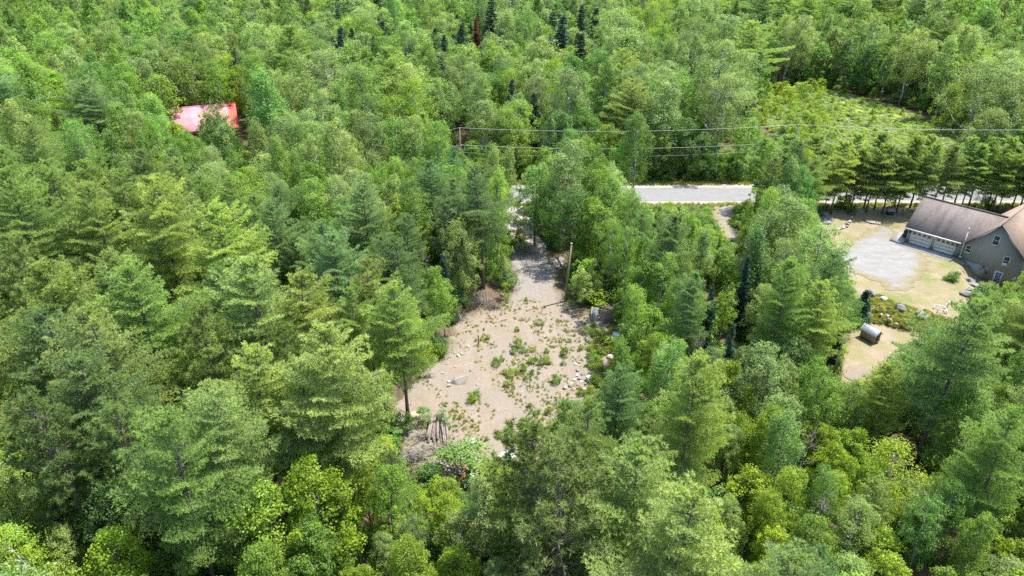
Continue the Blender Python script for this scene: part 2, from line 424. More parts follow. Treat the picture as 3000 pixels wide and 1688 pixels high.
def ground_sheet():
    xs = np.concatenate([[-3000, -1500, -800, -400, -250, -160], np.arange(-110, 111, 1.0), [160, 250, 400, 800, 1500, 3000]])
    ys = np.concatenate([[-600, -200, -60, 0], np.arange(20, 131, 1.0), np.arange(140, 420, 12.0), [480, 600, 900, 1500, 3000, 5000]])
    X, Y = np.meshgrid(xs, ys); Z = terrain(X, Y) * (np.hypot(X, Y) < 700)
    nx, ny = len(xs), len(ys)
    i = np.arange(nx * ny).reshape(ny, nx)
    q = np.stack([i[:-1, :-1], i[:-1, 1:], i[1:, 1:], i[1:, :-1]], -1).reshape(-1, 4)
    me = np_mesh('ground', np.stack([X, Y, Z], -1).reshape(-1, 3), [q], smooth=True)
    return tag(obj('ground', me, None, ground_material('leaf_litter_ground', 'forest')), 'brown forest floor under all the trees', 'ground', kind='structure')

def sheet(name, poly, lift, material, label, cat, cell=0.7, rag=0.35, seed=0, feather=1.5):
    rnd = random.Random(seed)
    out = []
    n = len(poly)
    for i in range(n):
        a = Vector(poly[i]); b = Vector(poly[(i + 1) % n]); L = (b - a).length
        k = max(1, int(L / 0.45))
        nrm = Vector((b.y - a.y, a.x - b.x)).normalized()
        for j in range(k):
            w = math.sin(i * 1.7 + j * 0.31) * 0.5 + math.sin(j * 0.93 + i) * 0.3 + rnd.uniform(-.5, .5)
            out.append(a.lerp(b, j / k) + nrm * w * rag)
    xs = [p.x for p in out]; ys = [p.y for p in out]
    gx, gy = np.meshgrid(np.arange(min(xs), max(xs), cell), np.arange(min(ys), max(ys), cell))
    poly2 = [(p.x, p.y) for p in out]
    ok = inside(poly2, gx, gy)
    gx = gx[ok]; gy = gy[ok]
    far = edge_dist(poly2, gx, gy) > cell * 0.45
    pts = out + [Vector((x, y)) for x, y in zip(gx[far], gy[far])]
    m = len(out)
    v, e, f, *_ = delaunay_2d_cdt(pts, [(i, (i + 1) % m) for i in range(m)], [list(range(m))], 1, 1e-5)
    V = np.array([(p.x, p.y, 0) for p in v]); V[:, 2] = terrain(V[:, 0], V[:, 1]) + lift
    tris = [list(t) for t in f if len(t) == 3]
    ed = np.clip(edge_dist(poly2, V[:, 0], V[:, 1]) / feather, 0, 1)
    me = np_mesh(name, V, [np.array(tris)], ed, smooth=True)
    bm = bmesh.new(); bm.from_mesh(me)
    for fc in bm.faces:
        if fc.normal.z < 0: fc.normal_flip()
    bm.to_mesh(me); bm.free()
    return tag(obj(name, me, None, material), label, cat, kind='structure')

ground_sheet()
sheet('clearing_ground', CLEARING, 0.05, ground_material('sandy_soil', 'sand', (0.13, 0.105, 0.065)), 'bare sandy clearing with thin weeds in the middle of the forest', 'clearing', 0.6, 0.45, 1, 1.6)
sheet('lawn', YARD, 0.05, ground_material('dry_lawn', 'lawn', (0.12, 0.11, 0.05)), 'patchy dry lawn around the taupe house', 'lawn', 0.8, 0.4, 2, 1.5)
sheet('gravel_driveway', GRAVEL, 0.085, ground_material('pale_gravel', 'gravel', (0.2, 0.17, 0.09)), 'pale grey gravel parking area in front of the garage doors', 'driveway', 0.5, 0.7, 3, 2.4)
sheet('entry_track', ENTRY, 0.085, ground_material('track_gravel', 'shoulder'), 'pale track leading from the road into the clearing', 'track', 0.8, 0.3, 5)
sheet('field', FIELD, 0.05, ground_material('fern_field', 'field'), 'open overgrown field beyond the road', 'field', 3.0, 0.8, 6)
def strip(name, y0, y1, lift, material, label, cat, rag, seed):
    pts = [(x, y0) for x in range(-260, 261, 10)] + [(x, y1) for x in range(260, -261, -10)]
    rnd = random.Random(seed)
    V = []; xs = np.arange(-260, 260.1, 1.0)
    for x in xs:
        bend = 0.6 * math.sin(x * 0.02)
        V.append((x, y0 + bend + rnd.uniform(-rag, rag), lift)); V.append((x, (y0 + y1) / 2 + bend, lift + 0.02)); V.append((x, y1 + bend + rnd.uniform(-rag, rag), lift))
    q = []
    for i in range(len(xs) - 1):
        for k in (0, 1): q.append((i * 3 + k, i * 3 + 3 + k, i * 3 + 4 + k, i * 3 + 1 + k))
    tag(obj(name, np_mesh(name, np.array(V), [np.array(q)]), None, material), label, cat, kind='structure')
strip('road_verge', 109.8, 122.6, 0.045, ground_material('dry_verge', 'verge'), 'dry grassy verge along both sides of the road', 'verge', 0.5, 7)
strip('road_shoulder', 111.0, 120.2, 0.07, ground_material('sandy_shoulder', 'shoulder'), 'pale sandy shoulder beside the asphalt', 'shoulder', 0.2, 8)
strip('road', ROAD_Y0, ROAD_Y1, 0.10, ground_material('old_asphalt', 'asphalt'), 'grey asphalt road crossing behind the clearing', 'road', 0.05, 9)
sheet('needle_bed', ground_poly([(1800, 1120), (1900, 1110), (1960, 1180), (1940, 1280), (1850, 1290), (1790, 1200)]), 0.035, ground_material('brown_needles', 'needles'), 'brown needle covered ground right of the rock pile', 'ground', 0.9, 0.4, 11)
sheet('sand_patch', ground_poly([(2485, 1075), (2520, 1065), (2550, 1085), (2560, 1105), (2500, 1118), (2470, 1105)], -0.9), 0.11, ground_material('pink_sand', 'sand'), 'bare sand patch at the low end of the lower lawn', 'ground', 0.6, 0.3, 12)
sheet('dirt_patch', ground_poly([(1146, 1545), (1165, 1515), (1185, 1490), (1196, 1505), (1188, 1545), (1155, 1565)]), 0.04, ground_material('tan_dirt', 'sand'), 'small tan dirt patch among bushes near the bottom edge', 'ground', 0.5, 0.2, 13)
print('ground', round(time.time() - T0, 1))

# ------------------------------------------------------------------ tree prototypes
def unit(v):
    return v / (np.linalg.norm(v, axis=-1, keepdims=True) + 1e-9)

def leaves_mesh(name, C, N, size, rng, aspect=0.7, vary=None):
    """one rhombic leaf per centre C with normal N"""
    n = len(C)
    N = unit(N); a = unit(np.cross(N, rng.normal(size=(n, 3)))); b = np.cross(N, a)
    s = (size * rng.uniform(0.7, 1.3, n))[:, None]
    a = a * s * 0.5; b = b * s * 0.5 * aspect
    bend = N * s * 0.12
    V = np.stack([C - a, C - b + bend, C + a, C + b + bend], 1).reshape(-1, 3)
    F = np.arange(4 * n).reshape(n, 4)
    v = rng.uniform(0, 1, n) if vary is None else vary
    return V, F, np.repeat(v, 4)

def needles_mesh(P, D, rng, k, length, width, spread, upb, vary=None):
    n = len(P)
    d = unit(np.repeat(D, k, 0) * 0.55 + np.array([0, 0, upb]) + rng.normal(size=(n * k, 3)) * spread)
    p = np.repeat(P, k, 0)
    side = unit(np.cross(d, rng.normal(size=(n * k, 3)))) * (width * rng.uniform(0.7, 1.3, n * k))[:, None] * 0.5
    tip = p + d * (length * rng.uniform(0.65, 1.2, n * k))[:, None]
    V = np.stack([p - side, p + side, tip], 1).reshape(-1, 3)
    F = np.arange(3 * n * k).reshape(-1, 3)
    v = np.repeat(np.clip((rng.uniform(0, 1, n) if vary is None else vary), 0, 1), k)
    v = np.clip(v + rng.uniform(-.2, .2, n * k), 0, 1)
    return V, F, np.repeat(v, 3)

def trunk_tubes(mb, h, r0, lean, rng, top=0.9, n=7):
    pts = []; rad = []
    for i in range(7):
        t = i / 6 * top
        pts.append((lean[0] * t * t * h * 0.06 + rng.normal() * 0.04 * (i > 0), lean[1] * t * t * h * 0.06 + rng.normal() * 0.04 * (i > 0), t * h - (0.25 if i == 0 else 0)))
        rad.append(r0 * (1 - 0.86 * t / top) * (1.25 if i == 0 else 1))
    mb.tube(pts, rad, n)
    return np.array(pts), rad

def on_trunk(pts, z):
    return np.array([np.interp(z, pts[:, 2], pts[:, 0]), np.interp(z, pts[:, 2], pts[:, 1]), z])

def broadleaf(seed, h, r, cb, shape, leaf, nclump, nleaf, rc, bark='bark', nlimb=16, aspect=0.7, clump_z=0.8, r0=None):
    rng = np.random.default_rng(seed)
    mb = MB(); tp, _ = trunk_tubes(mb, h, r0 or h * 0.011 + 0.02, rng.normal(size=2), rng)
    z0 = h * cb
    def prof(t):
        if shape == 'round': return np.sqrt(np.clip(1 - (2 * t - 0.9) ** 2 / 1.25, 0.02, 1))
        if shape == 'dome': return np.clip((1 - t ** 2.2), 0.03, 1) ** 0.6 * (0.7 + 0.3 * np.clip(t * 4, 0, 1))
        if shape == 'oval': return np.sqrt(np.clip(1 - (2 * t - 0.85) ** 2 / 1.4, 0.02, 1)) * (1 - 0.25 * t)
        return np.clip(1 - t, 0.02, 1) ** 0.75 * np.clip(0.55 + t * 2.5, 0, 1)      # spire
    ph = rng.uniform(0, 6.28, 4); am = rng.uniform(0.10, 0.26, 4)
    C = []
    tries = 0
    while len(C) < nclump and tries < nclump * 30:
        tries += 1
        t = rng.uniform(0, 1) ** 0.85; a = rng.uniform(0, 6.283)
        lob = 1 + am[0] * math.sin(2 * a + ph[0]) + am[1] * math.sin(3 * a + ph[1] + t * 3) + am[2] * math.sin(5 * a + ph[2] - t * 5)
        rho = r * prof(t) * lob * math.sqrt(rng.uniform(0.12, 1.0)) * (1.18 if rng.uniform() < 0.12 else 1.0)
        p = np.array([rho * math.cos(a), rho * math.sin(a), z0 + t * (h - z0 - rc * 0.7)])
        if C and np.min(np.sum((np.array(C) - p) ** 2, 1)) < (rc * 0.62) ** 2: continue
        C.append(p)
    C = np.array(C); C[:, :2] += np.array([on_trunk(tp, z)[:2] for z in C[:, 2]])
    nc = len(C)
    # limbs reach out to clumps
    order = rng.permutation(nc)[:nlimb]
    for i in order:
        c = C[i]; zs = max(h * 0.12, c[2] - np.hypot(c[0], c[1]) * rng.uniform(0.7, 1.2) - 0.3)
        zs = min(zs, h * 0.86); s = on_trunk(tp, zs); mid = (s + c) / 2 + np.array([0, 0, -0.12 * np.linalg.norm(c - s)]) + rng.normal(size=3) * 0.08
        mb.tube([s, mid, c], [0.05 + 0.012 * np.linalg.norm(c - s), 0.04, 0.012], 4, cap=False)
    k = nleaf // nc
    rcs = rc * rng.uniform(0.55, 1.35, nc)
    d = unit(rng.normal(size=(nc * k, 3)))
    rad = rng.uniform(0.25, 1, nc * k) ** 0.45
    rr = np.repeat(rcs, k)
    bump = 1 + 0.25 * np.sin(d[:, 0] * 4 + np.repeat(rng.uniform(0, 6, nc), k)) * np.cos(d[:, 1] * 3 + np.repeat(rng.uniform(0, 6, nc), k))
    L = np.repeat(C, k, 0) + d * (rad * rr * bump)[:, None] * np.array([1, 1, clump_z])
    cen = np.array([0, 0, z0 + 0.4 * (h - z0)])
    outw = unit(np.repeat(C, k, 0) - cen)
    N = d * 0.55 + outw * 0.3 + np.array([0, 0, 0.55]) + rng.normal(size=L.shape) * 0.55
    vary = np.clip(np.repeat(rng.uniform(0.15, 0.85, nc), k) + rng.normal(size=nc * k) * 0.22, 0, 1)
    V, F, v = leaves_mesh('c', L, N, leaf, rng, aspect, vary)
    return dict(h=h, r=r, cb=cb, trunk=mb, crown=(V, F, v), leaf='leaf', bark=bark)

def pine(seed, h, r, cb, kind='white', dens=1.0, bark='bark', gaps=0.12, r0=None, pw=1.95):
    rng = np.random.default_rng(seed)
    mb = MB(); tp, _ = trunk_tubes(mb, h, r0 or h * 0.0115 + 0.03, rng.normal(size=2) * 0.6, rng, top=0.985)
    z0 = h * cb
    P, D, Vv = [], [], []
    z = z0; tw = rng.uniform(0, 6)
    side_bias = rng.uniform(0, 6.28)
    while z < h - 0.25:
        t = (h - z) / (h - z0)
        nb = int(rng.integers(4, 7)) if t > 0.12 else 4
        tw += rng.uniform(0.5, 1.5)
        for b in range(nb):
            if rng.uniform() < gaps and t > 0.1: 
                if rng.uniform() < 0.5:
                    a = tw + b * 6.283 / nb; s = on_trunk(tp, z); L = r * 0.5 * rng.uniform(.4, 1)
                    mb.tube([s, s + np.array([math.cos(a) * L, math.sin(a) * L, 0.05 * L])], [0.03, 0.008], 3, cap=False)
                continue
            a = tw + b * 6.283 / nb + rng.uniform(-.35, .35)
            L = r * min(1, (t * pw) ** 0.82 + 0.06) * (1 - 0.35 * max(0, t - 0.7) / 0.3) * rng.uniform(0.45, 1.2) * (1 + 0.2 * math.cos(a - side_bias + t * 2))
            if L < 0.25: L = 0.25
            rise = (0.75 * (1 - t) ** 1.5 + 0.10 - 0.18 * t) * L
            s = on_trunk(tp, min(z + rng.uniform(-.15, .15), h * 0.97)); dirv = np.array([math.cos(a), math.sin(a), 0]); sd = np.array([-dirv[1], dirv[0], 0])
            def pt(q): return s + dirv * (L * q) + np.array([0, 0, rise * q * (0.6 + 0.4 * q) + 0.10 * L * max(0, q - 0.7)])
            mb.tube([pt(0), pt(0.5), pt(0.95)], [0.025 + 0.011 * L, 0.02 + .004 * L, 0.008], 4, cap=False)
            bv = rng.uniform(0.2, 0.85)
            if kind == 'white':
                m = max(5, int(L * 4.6 * dens))
                for j in range(m):
                    q = 0.10 + 0.90 * (j + rng.uniform(0, 1)) / m
                    wl = L * 0.44 * (math.sin(math.pi * min(1, (q * 0.85 + 0.1))) ** 0.8) * rng.uniform(0.55, 1.1)
                    for sg in (-1, 1):
                        nt_ = max(2, int(wl * 5.5 * dens))
                        for e in range(nt_):
                            f = (e + rng.uniform(0.2, 1)) / nt_
                            off = (dirv * 0.55 + sd * sg * 0.85) * wl * f
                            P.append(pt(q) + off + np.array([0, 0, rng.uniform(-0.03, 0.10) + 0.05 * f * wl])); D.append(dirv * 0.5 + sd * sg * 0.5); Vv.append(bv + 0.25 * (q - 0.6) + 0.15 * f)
                for _ in range(3):
                    P.append(pt(1.0) + rng.normal(size=3) * 0.1); D.append(dirv); Vv.append(bv + 0.2)
            elif kind == 'red':
                m = max(4, int(L * 4.4 * dens))
                for j in range(m):
                    q = 1 - 0.62 * rng.uniform(0, 1) ** 1.2
                    off = sd * rng.normal() * 0.22 * L * (1.25 - q) + np.array([0, 0, abs(rng.normal()) * 0.22]) + dirv * rng.normal() * 0.08
                    P.append(pt(q) + off); D.append(dirv * 0.3); Vv.append(rng.uniform(.1, .9))
        z += rng.uniform(0.58, 1.0) * (0.5 + 0.5 * t) * (h / 17) ** 0.5
    for _ in range(6):
        P.append(on_trunk(tp, h * 0.985) + np.array([0, 0, rng.uniform(-.5, .1)])); D.append(np.array([0, 0, 1.0])); Vv.append(0.7)
    P = np.array(P); D = np.array(D); Vv = np.array(Vv)
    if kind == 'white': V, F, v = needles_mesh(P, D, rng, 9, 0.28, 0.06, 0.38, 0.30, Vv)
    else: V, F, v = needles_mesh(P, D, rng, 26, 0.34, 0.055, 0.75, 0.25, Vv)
    return dict(h=h, r=r, cb=cb, trunk=mb, crown=(V, F, v), leaf='needle', bark=bark)

def spruce(seed, h, r, cb=0.05, lean=0.0, dens=1.0, step=0.3):
    rng = np.random.default_rng(seed)
    mb = MB(); tp, _ = trunk_tubes(mb, h, h * 0.012 + 0.02, rng.normal(size=2) * 0.3, rng, top=0.99)
    P, D, Vv = [], [], []
    z = h * cb
    while z < h - 0.1:
        t = (h - z) / (h * (1 - cb))
        nb = int(5 + 6 * t)
        for b in range(nb):
            a = rng.uniform(0, 6.283); L = r * (t ** 0.85) * rng.uniform(0.7, 1.12) + 0.12
            s = on_trunk(tp, z); dirv = np.array([math.cos(a), math.sin(a), 0]); sd = np.array([-dirv[1], dirv[0], 0])
            m = max(3, int(L * 7 * dens)); bv = rng.uniform(.15, .8)
            for j in range(m):
                q = (j + rng.uniform(0, 1)) / m
                base = s + dirv * L * q + np.array([0, 0, -0.28 * L * q * (1 - 0.35 * q)])
                w = 0.30 * L * (1.1 - q)
                for sg in (-1, 0, 1):
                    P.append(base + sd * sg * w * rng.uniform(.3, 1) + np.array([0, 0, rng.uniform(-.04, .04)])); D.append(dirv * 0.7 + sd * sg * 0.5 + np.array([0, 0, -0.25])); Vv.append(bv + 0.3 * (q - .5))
        z += step * rng.uniform(0.8, 1.2)
    P = np.array(P); D = np.array(D)
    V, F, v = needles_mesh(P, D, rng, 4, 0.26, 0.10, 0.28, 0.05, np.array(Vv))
    return dict(h=h, r=r, cb=cb, trunk=mb, crown=(V, F, v), leaf='fir', bark='bark')

def dead_tree(seed, h, r):
    rng = np.random.default_rng(seed); mb = MB(); tp, _ = trunk_tubes(mb, h, h * .012 + .02, rng.normal(size=2), rng, top=.97)
    tw = MB()
    for i in range(46):
        z = h * rng.uniform(.25, .95); a = rng.uniform(0, 6.28); L = r * (1.25 - z / h) * rng.uniform(.5, 1.2); s = on_trunk(tp, z)
        d = np.array([math.cos(a), math.sin(a), rng.uniform(.0, .7)]); e = s + d * L
        tw.tube([s, (s + e) / 2 + np.array([0, 0, -.06 * L]), e], [.045, .03, .012], 4, cap=False)
        for _ in range(3):
            b = s + d * L * rng.uniform(.4, .95); q = b + unit(d + rng.normal(size=3) * .7) * L * .35; tw.tube([b, q], [.018, .006], 3, cap=False)
    return dict(h=h, r=r, cb=.25, trunk=mb, crown=(np.array(tw.v), np.array(tw.q).reshape(-1, 4), np.zeros(len(tw.v))), leaf='dead_twig', bark='dead_twig')

PROTO = {}
def add_proto(kind, *ps): PROTO.setdefault(kind, []).extend(ps)
add_proto('dead_tree', dead_tree(90, 11, 2.2), dead_tree(91, 9, 1.8))
for s in range(4): add_proto('broadleaf', broadleaf(100 + s, 11, 2.7 + 0.25 * (s % 3), 0.22, ['round', 'oval', 'dome', 'oval'][s], 0.145, 130, 12500, 0.56, clump_z=0.95))
for s in range(4): add_proto('aspen', broadleaf(200 + s, 14, 2.2 + 0.2 * s, 0.34, ['oval', 'spire', 'oval', 'round'][s], 0.14, 120, 10500, 0.58, 'pale_bark', clump_z=1.05, nlimb=22))
for s in range(3): add_proto('maple', broadleaf(300 + s, 9, 2.5 + 0.2 * s, 0.15, ['dome', 'round', 'oval'][s], 0.15, 95, 10500, 0.58, aspect=0.85, clump_z=0.65))
for s in range(2): add_proto('birch', broadleaf(400 + s, 13, 2.3, 0.3, 'oval', 0.13, 85, 7500, 0.6, 'pale_bark', clump_z=1.1, nlimb=24))
for s in range(3): add_proto('sapling', broadleaf(500 + s, 4.5, 1.15 + 0.15 * s, 0.12, ['spire', 'oval', 'dome'][s], 0.13, 34, 2600, 0.42, nlimb=8, r0=0.035))
for s in range(3): add_proto('shrub', broadleaf(550 + s, 1.7, 1.0 + 0.1 * s, 0.05, 'dome', 0.13, 24, 1500, 0.38, nlimb=6, clump_z=0.8, r0=0.02))
for s in range(5): add_proto('white_pine', pine(600 + s, 18, 3.8 + 0.3 * (s % 3), [0.22, 0.3, 0.2, 0.25, 0.35][s], dens=0.84))
for s in range(3): add_proto('row_pine', pine(640 + s, 11.5, 2.3 + 0.2 * s, [0.3, 0.24, 0.28][s], gaps=0.2, r0=0.12, pw=1.35))
for s in range(3): add_proto('red_pine', pine(650 + s, 16, 3.3 + 0.3 * s, 0.18, 'red', dens=1.45))
for s in range(3): add_proto('spruce', spruce(700 + s, 11, 1.75 + 0.2 * s))
add_proto('young_fir', spruce(720, 5, 1.35, 0.02, dens=1.2, step=0.2), spruce(721, 6, 1.2, 0.02, dens=1.2, step=0.2))
# lighter versions for the far woods
for s in range(3): add_proto('far_broadleaf', broadleaf(800 + s, 12, 2.9, 0.2, ['round', 'oval', 'dome'][s], 0.28, 110, 4200, 0.62, nlimb=6, clump_z=0.95))
for s in range(4): add_proto('far_aspen', broadleaf(820 + s, 14, 2.4 + .15 * s, 0.3, ['oval', 'spire', 'oval', 'round'][s], 0.24, 130, 4600, 0.52, 'pale_bark', nlimb=10, clump_z=1.05))
for s in range(2): add_proto('far_pine', pine(840 + s, 16, 3.4, 0.22, dens=0.6))
for s in range(2): add_proto('far_spruce', spruce(850 + s, 12, 1.8, dens=0.6, step=0.5))

for kind, ps in PROTO.items():
    for p in ps:
        V, F, v = p['crown']
        if kind.startswith('far_'):
            tb = p['trunk']; tv = np.array(tb.v); n = len(V)
            fq = np.array(tb.q).reshape(-1, 4) + n; ft = np.array(tb.t).reshape(-1, 3) + n
            faces = [F, fq, ft] if len(ft) else [F, fq]
            mi = np.concatenate([np.zeros(len(F)), np.ones(len(fq)), np.ones(len(ft))])
            me = np_mesh(kind + '_mesh', np.vstack([V, tv]), faces, np.concatenate([v, np.zeros(len(tv))]), mat_idx=mi)
            me.materials.append(M[p['leaf']]); me.materials.append(M[p['bark']]); p['joined'] = me
        else:
            me = np_mesh(kind + '_crown', V, [F], v); me.materials.append(M[p['leaf']]); p['crown_me'] = me
            tb = p['trunk']
            tm = np_mesh(kind + '_trunk', np.array(tb.v), [np.array(tb.q).reshape(-1, 4), np.array(tb.t).reshape(-1, 3)], smooth=True); tm.materials.append(M[p['bark']]); p['trunk_me'] = tm
        p['ntri'] = len(F) * (2 if F.shape[1] == 4 else 1)
        p['crown'] = None
print('protos', round(time.time() - T0, 1), 'tris', sum(p['ntri'] for ps in PROTO.values() for p in ps))

# ------------------------------------------------------------------ where trees may stand
MW, MH = 375, 212                       # 8-pixel raster of what must stay in view
gxp, gyp = np.meshgrid(np.arange(-20, MW + 20) * 8 + 4.0, np.arange(-20, MH + 40) * 8 + 4.0)
KEEP = np.zeros(gxp.shape, bool)
for poly in [
    [(1490, 742), (1545, 728), (1600, 740), (1620, 790), (1655, 880), (1700, 925), (1775, 960), (1800, 1000), (1790, 1060), (1760, 1100), (1745, 1140), (1700, 1165), (1630, 1215), (1570, 1270), (1545, 1330), (1440, 1345), (1425, 1290), (1360, 1260), (1330, 1300), (1250, 1300), (1215, 1240), (1205, 1205), (1270, 1150), (1310, 1080), (1318, 960), (1400, 915), (1470, 885), (1497, 850), (1505, 800)],
    [(1868, 545), (2210, 545), (2195, 578), (2150, 596), (2100, 640), (2088, 600), (1985, 594), (1872, 594)],
    [(2092, 595), (2150, 600), (2140, 640), (2150, 690), (2115, 670)],
    [(2400, 625), (2480, 615), (2640, 605), (2700, 575), (2750, 585), (2925, 628), (2990, 590), (3010, 590), (3010, 790), (2930, 830), (2880, 815), (2850, 850), (2790, 870), (2770, 935), (2690, 965), (2690, 1000), (2640, 1020), (2590, 1060), (2560, 1095), (2500, 1105), (2495, 1000), (2530, 960), (2555, 880), (2500, 850), (2490, 760), (2470, 720), (2420, 660)],
    [(2215, 285), (2300, 262), (2400, 270), (2560, 305), (2700, 352), (2830, 402), (2865, 425), (2780, 428), (2600, 418), (2450, 408), (2330, 398), (2240, 375)],
    [(1332, 386), (1370, 386), (1370, 440), (1334, 440)],
    [(1660, 712), (1682, 712), (1672, 860), (1650, 860)],
    [(484, 318), (532, 318), (535, 362), (508, 360)], [(548, 350), (592, 350), (588, 396), (556, 396)], [(682, 300), (702, 304), (738, 390), (692, 390)], [(1296, 1010), (1318, 940), (1390, 882), (1450, 858), (1492, 850), (1470, 892), (1400, 925), (1330, 970)],
    [(1720, 905), (1800, 905), (1810, 1010), (1770, 1010), (1735, 960)],
    [(1196, 1462), (1212, 1460), (1214, 1490), (1205, 1490)], [(1150, 1535), (1175, 1535), (1172, 1560), (1150, 1560)],
    [(1360, 1388), (1395, 1388), (1385, 1430), (1350, 1440)],
    [(2180, 740), (2202, 740), (2215, 800), (2170, 800)], [(2078, 835), (2102, 835), (2112, 890), (2070, 890)], [(2133, 950), (2160, 950), (2168, 1010), (2125, 1010)],
    [(1383, 50), (1404, 50), (1412, 118), (1378, 118)], [(1150, 1000), (1176, 1000), (1172, 1240), (1154, 1240)],
    [(705, 1415), (825, 1415), (830, 1530), (705, 1530)], [(870, 1345), (1000, 1345), (1005, 1460), (870, 1460)], [(255, 1550), (375, 1550), (375, 1660), (255, 1660)], [(2590, 1285), (2715, 1285), (2715, 1410), (2590, 1410)], [(440, 880), (520, 880), (520, 1000), (440, 1000)],
    [(1245, 1300), (1300, 1300), (1260, 1370), (1190, 1360), (1200, 1300)],
]:
    KEEP |= inside(poly, gxp, gyp)
CAB = [(-72.5, 143.0), (-58.5, 150.5), (-53.0, 141.0), (-66.5, 137.0)]
gxw, gyw = np.meshgrid(np.arange(-120, 121, 0.5), np.arange(20, 260, 0.5))
NOGO = inside(CLEARING, gxw, gyw) | inside(YARD, gxw, gyw) | inside(GRAVEL, gxw, gyw) | inside(ENTRY, gxw, gyw) | (np.abs(gyw - 115.7) < 6.4) | inside(FIELD, gxw, gyw) | inside(CAB, gxw, gyw)

def blocked(x, y):
    i = int((y - 20) * 2); j = int((x + 120) * 2)
    return 0 <= i < NOGO.shape[0] and 0 <= j < NOGO.shape[1] and NOGO[i, j]

HT = np.repeat([0.0, 0.3, 0.6, 0.85, 1.0], 5); HX = np.repeat([0.6, 1, 0.85, 0.5, 0], 5) * np.tile([-1, -.5, 0, .5, 1], 5)
def hides(x, y, h, r, cb, slack=0.92):
    zb = zt(x, y) if y < 135 else 0.0
    px, py = proj(np.stack([x + HX * (r * slack), np.full(25, y), zb + h * (cb + (1 - cb) * HT)], 1))
    if h > 6:
        qx, qy = proj(np.stack([np.full(4, x), np.full(4, y), zb + h * cb * np.array([.1, .35, .65, .9])], 1)); px = np.concatenate([px, qx]); py = np.concatenate([py, qy])
    i = np.clip((py / 8).astype(int) + 20, 0, KEEP.shape[0] - 1); j = np.clip((px / 8).astype(int) + 20, 0, KEEP.shape[1] - 1)
    return KEEP[i, j].any()

def in_view(x, y, h, m=260):
    px, py = proj((x, y, h * 0.6)); px2, py2 = proj((x, y, h)); 
    return -m < px < 3000 + m and py > -160 and py2 < 1688 + 500

TINT = {
    'grey-green': (0.113, 0.160, 0.059), 'mid-green': (0.083, 0.148, 0.036), 'deep green': (0.052, 0.108, 0.029), 'yellow-green': (0.128, 0.185, 0.021),
    'fresh green': (0.104, 0.171, 0.032), 'pale green': (0.135, 0.181, 0.065), 'light pine': (0.164, 0.211, 0.065), 'pine green': (0.133, 0.187, 0.061), 'blue pine': (0.101, 0.160, 0.069),
    'dark pine': (0.101, 0.140, 0.042), 'fir': (0.050, 0.092, 0.048), 'blue fir': (0.046, 0.096, 0.060), 'rust': (0.200, 0.075, 0.035), 'gold': (0.124, 0.173, 0.017)}
WORD = {'light pine': 'light yellowish green', 'pine green': 'soft green', 'blue pine': 'bluish green', 'dark pine': 'dark olive green', 'fir': 'dark green', 'blue fir': 'blue-green', 'rust': 'rust-red', 'gold': 'golden yellow-green'}
RN = random.Random(42)
TREES = []                 # dicts: kind, x, y, h, r, tint name, colour
GRID = {}
def near_ok(x, y, r, f):
    gx, gy = int(x // 4), int(y // 4)
    for i in (-2, -1, 0, 1, 2):
        for j in (-2, -1, 0, 1, 2):
            for (x2, y2, r2) in GRID.get((gx + i, gy + j), ()):
                if (x - x2) ** 2 + (y - y2) ** 2 < ((r + r2) * f) ** 2: return False
    return True

def place(kind, x, y, h, tint, wide=1.0, proto=None, note=None, rank=True):
    ps = PROTO[kind]; k = RN.randrange(len(ps)) if proto is None else proto
    p = ps[k]; s = h / p['h']; r = p['r'] * s * wide
    c = TINT[tint]; j = RN.uniform(0.8, 1.22)
    col = (c[0] * j * RN.uniform(0.9, 1.08), c[1] * j, c[2] * j * RN.uniform(0.85, 1.2))
    t = dict(kind=kind, x=x, y=y, h=h, r=r, s=s, wide=wide, k=k, tint=tint, col=col, rz=RN.uniform(0, 6.283), note=note)
    TREES.append(t); GRID.setdefault((int(x // 4), int(y // 4)), []).append((x, y, r))
    return t

def by_top(kind, px, py, h, tint, wide=1.0, proto=None, note=None):
    p = at(px, py, h)
    for _ in range(2): p = at(px, py, h + zt(p[0], p[1]))
    return place(kind, float(p[0]), float(p[1]), h, tint, wide, proto, note)

def by_base(kind, px, py, h, tint, wide=1.0, proto=None, note=None):
    p = gt(px, py)
    return place(kind, float(p[0]), float(p[1]), h, tint, wide, proto, note)

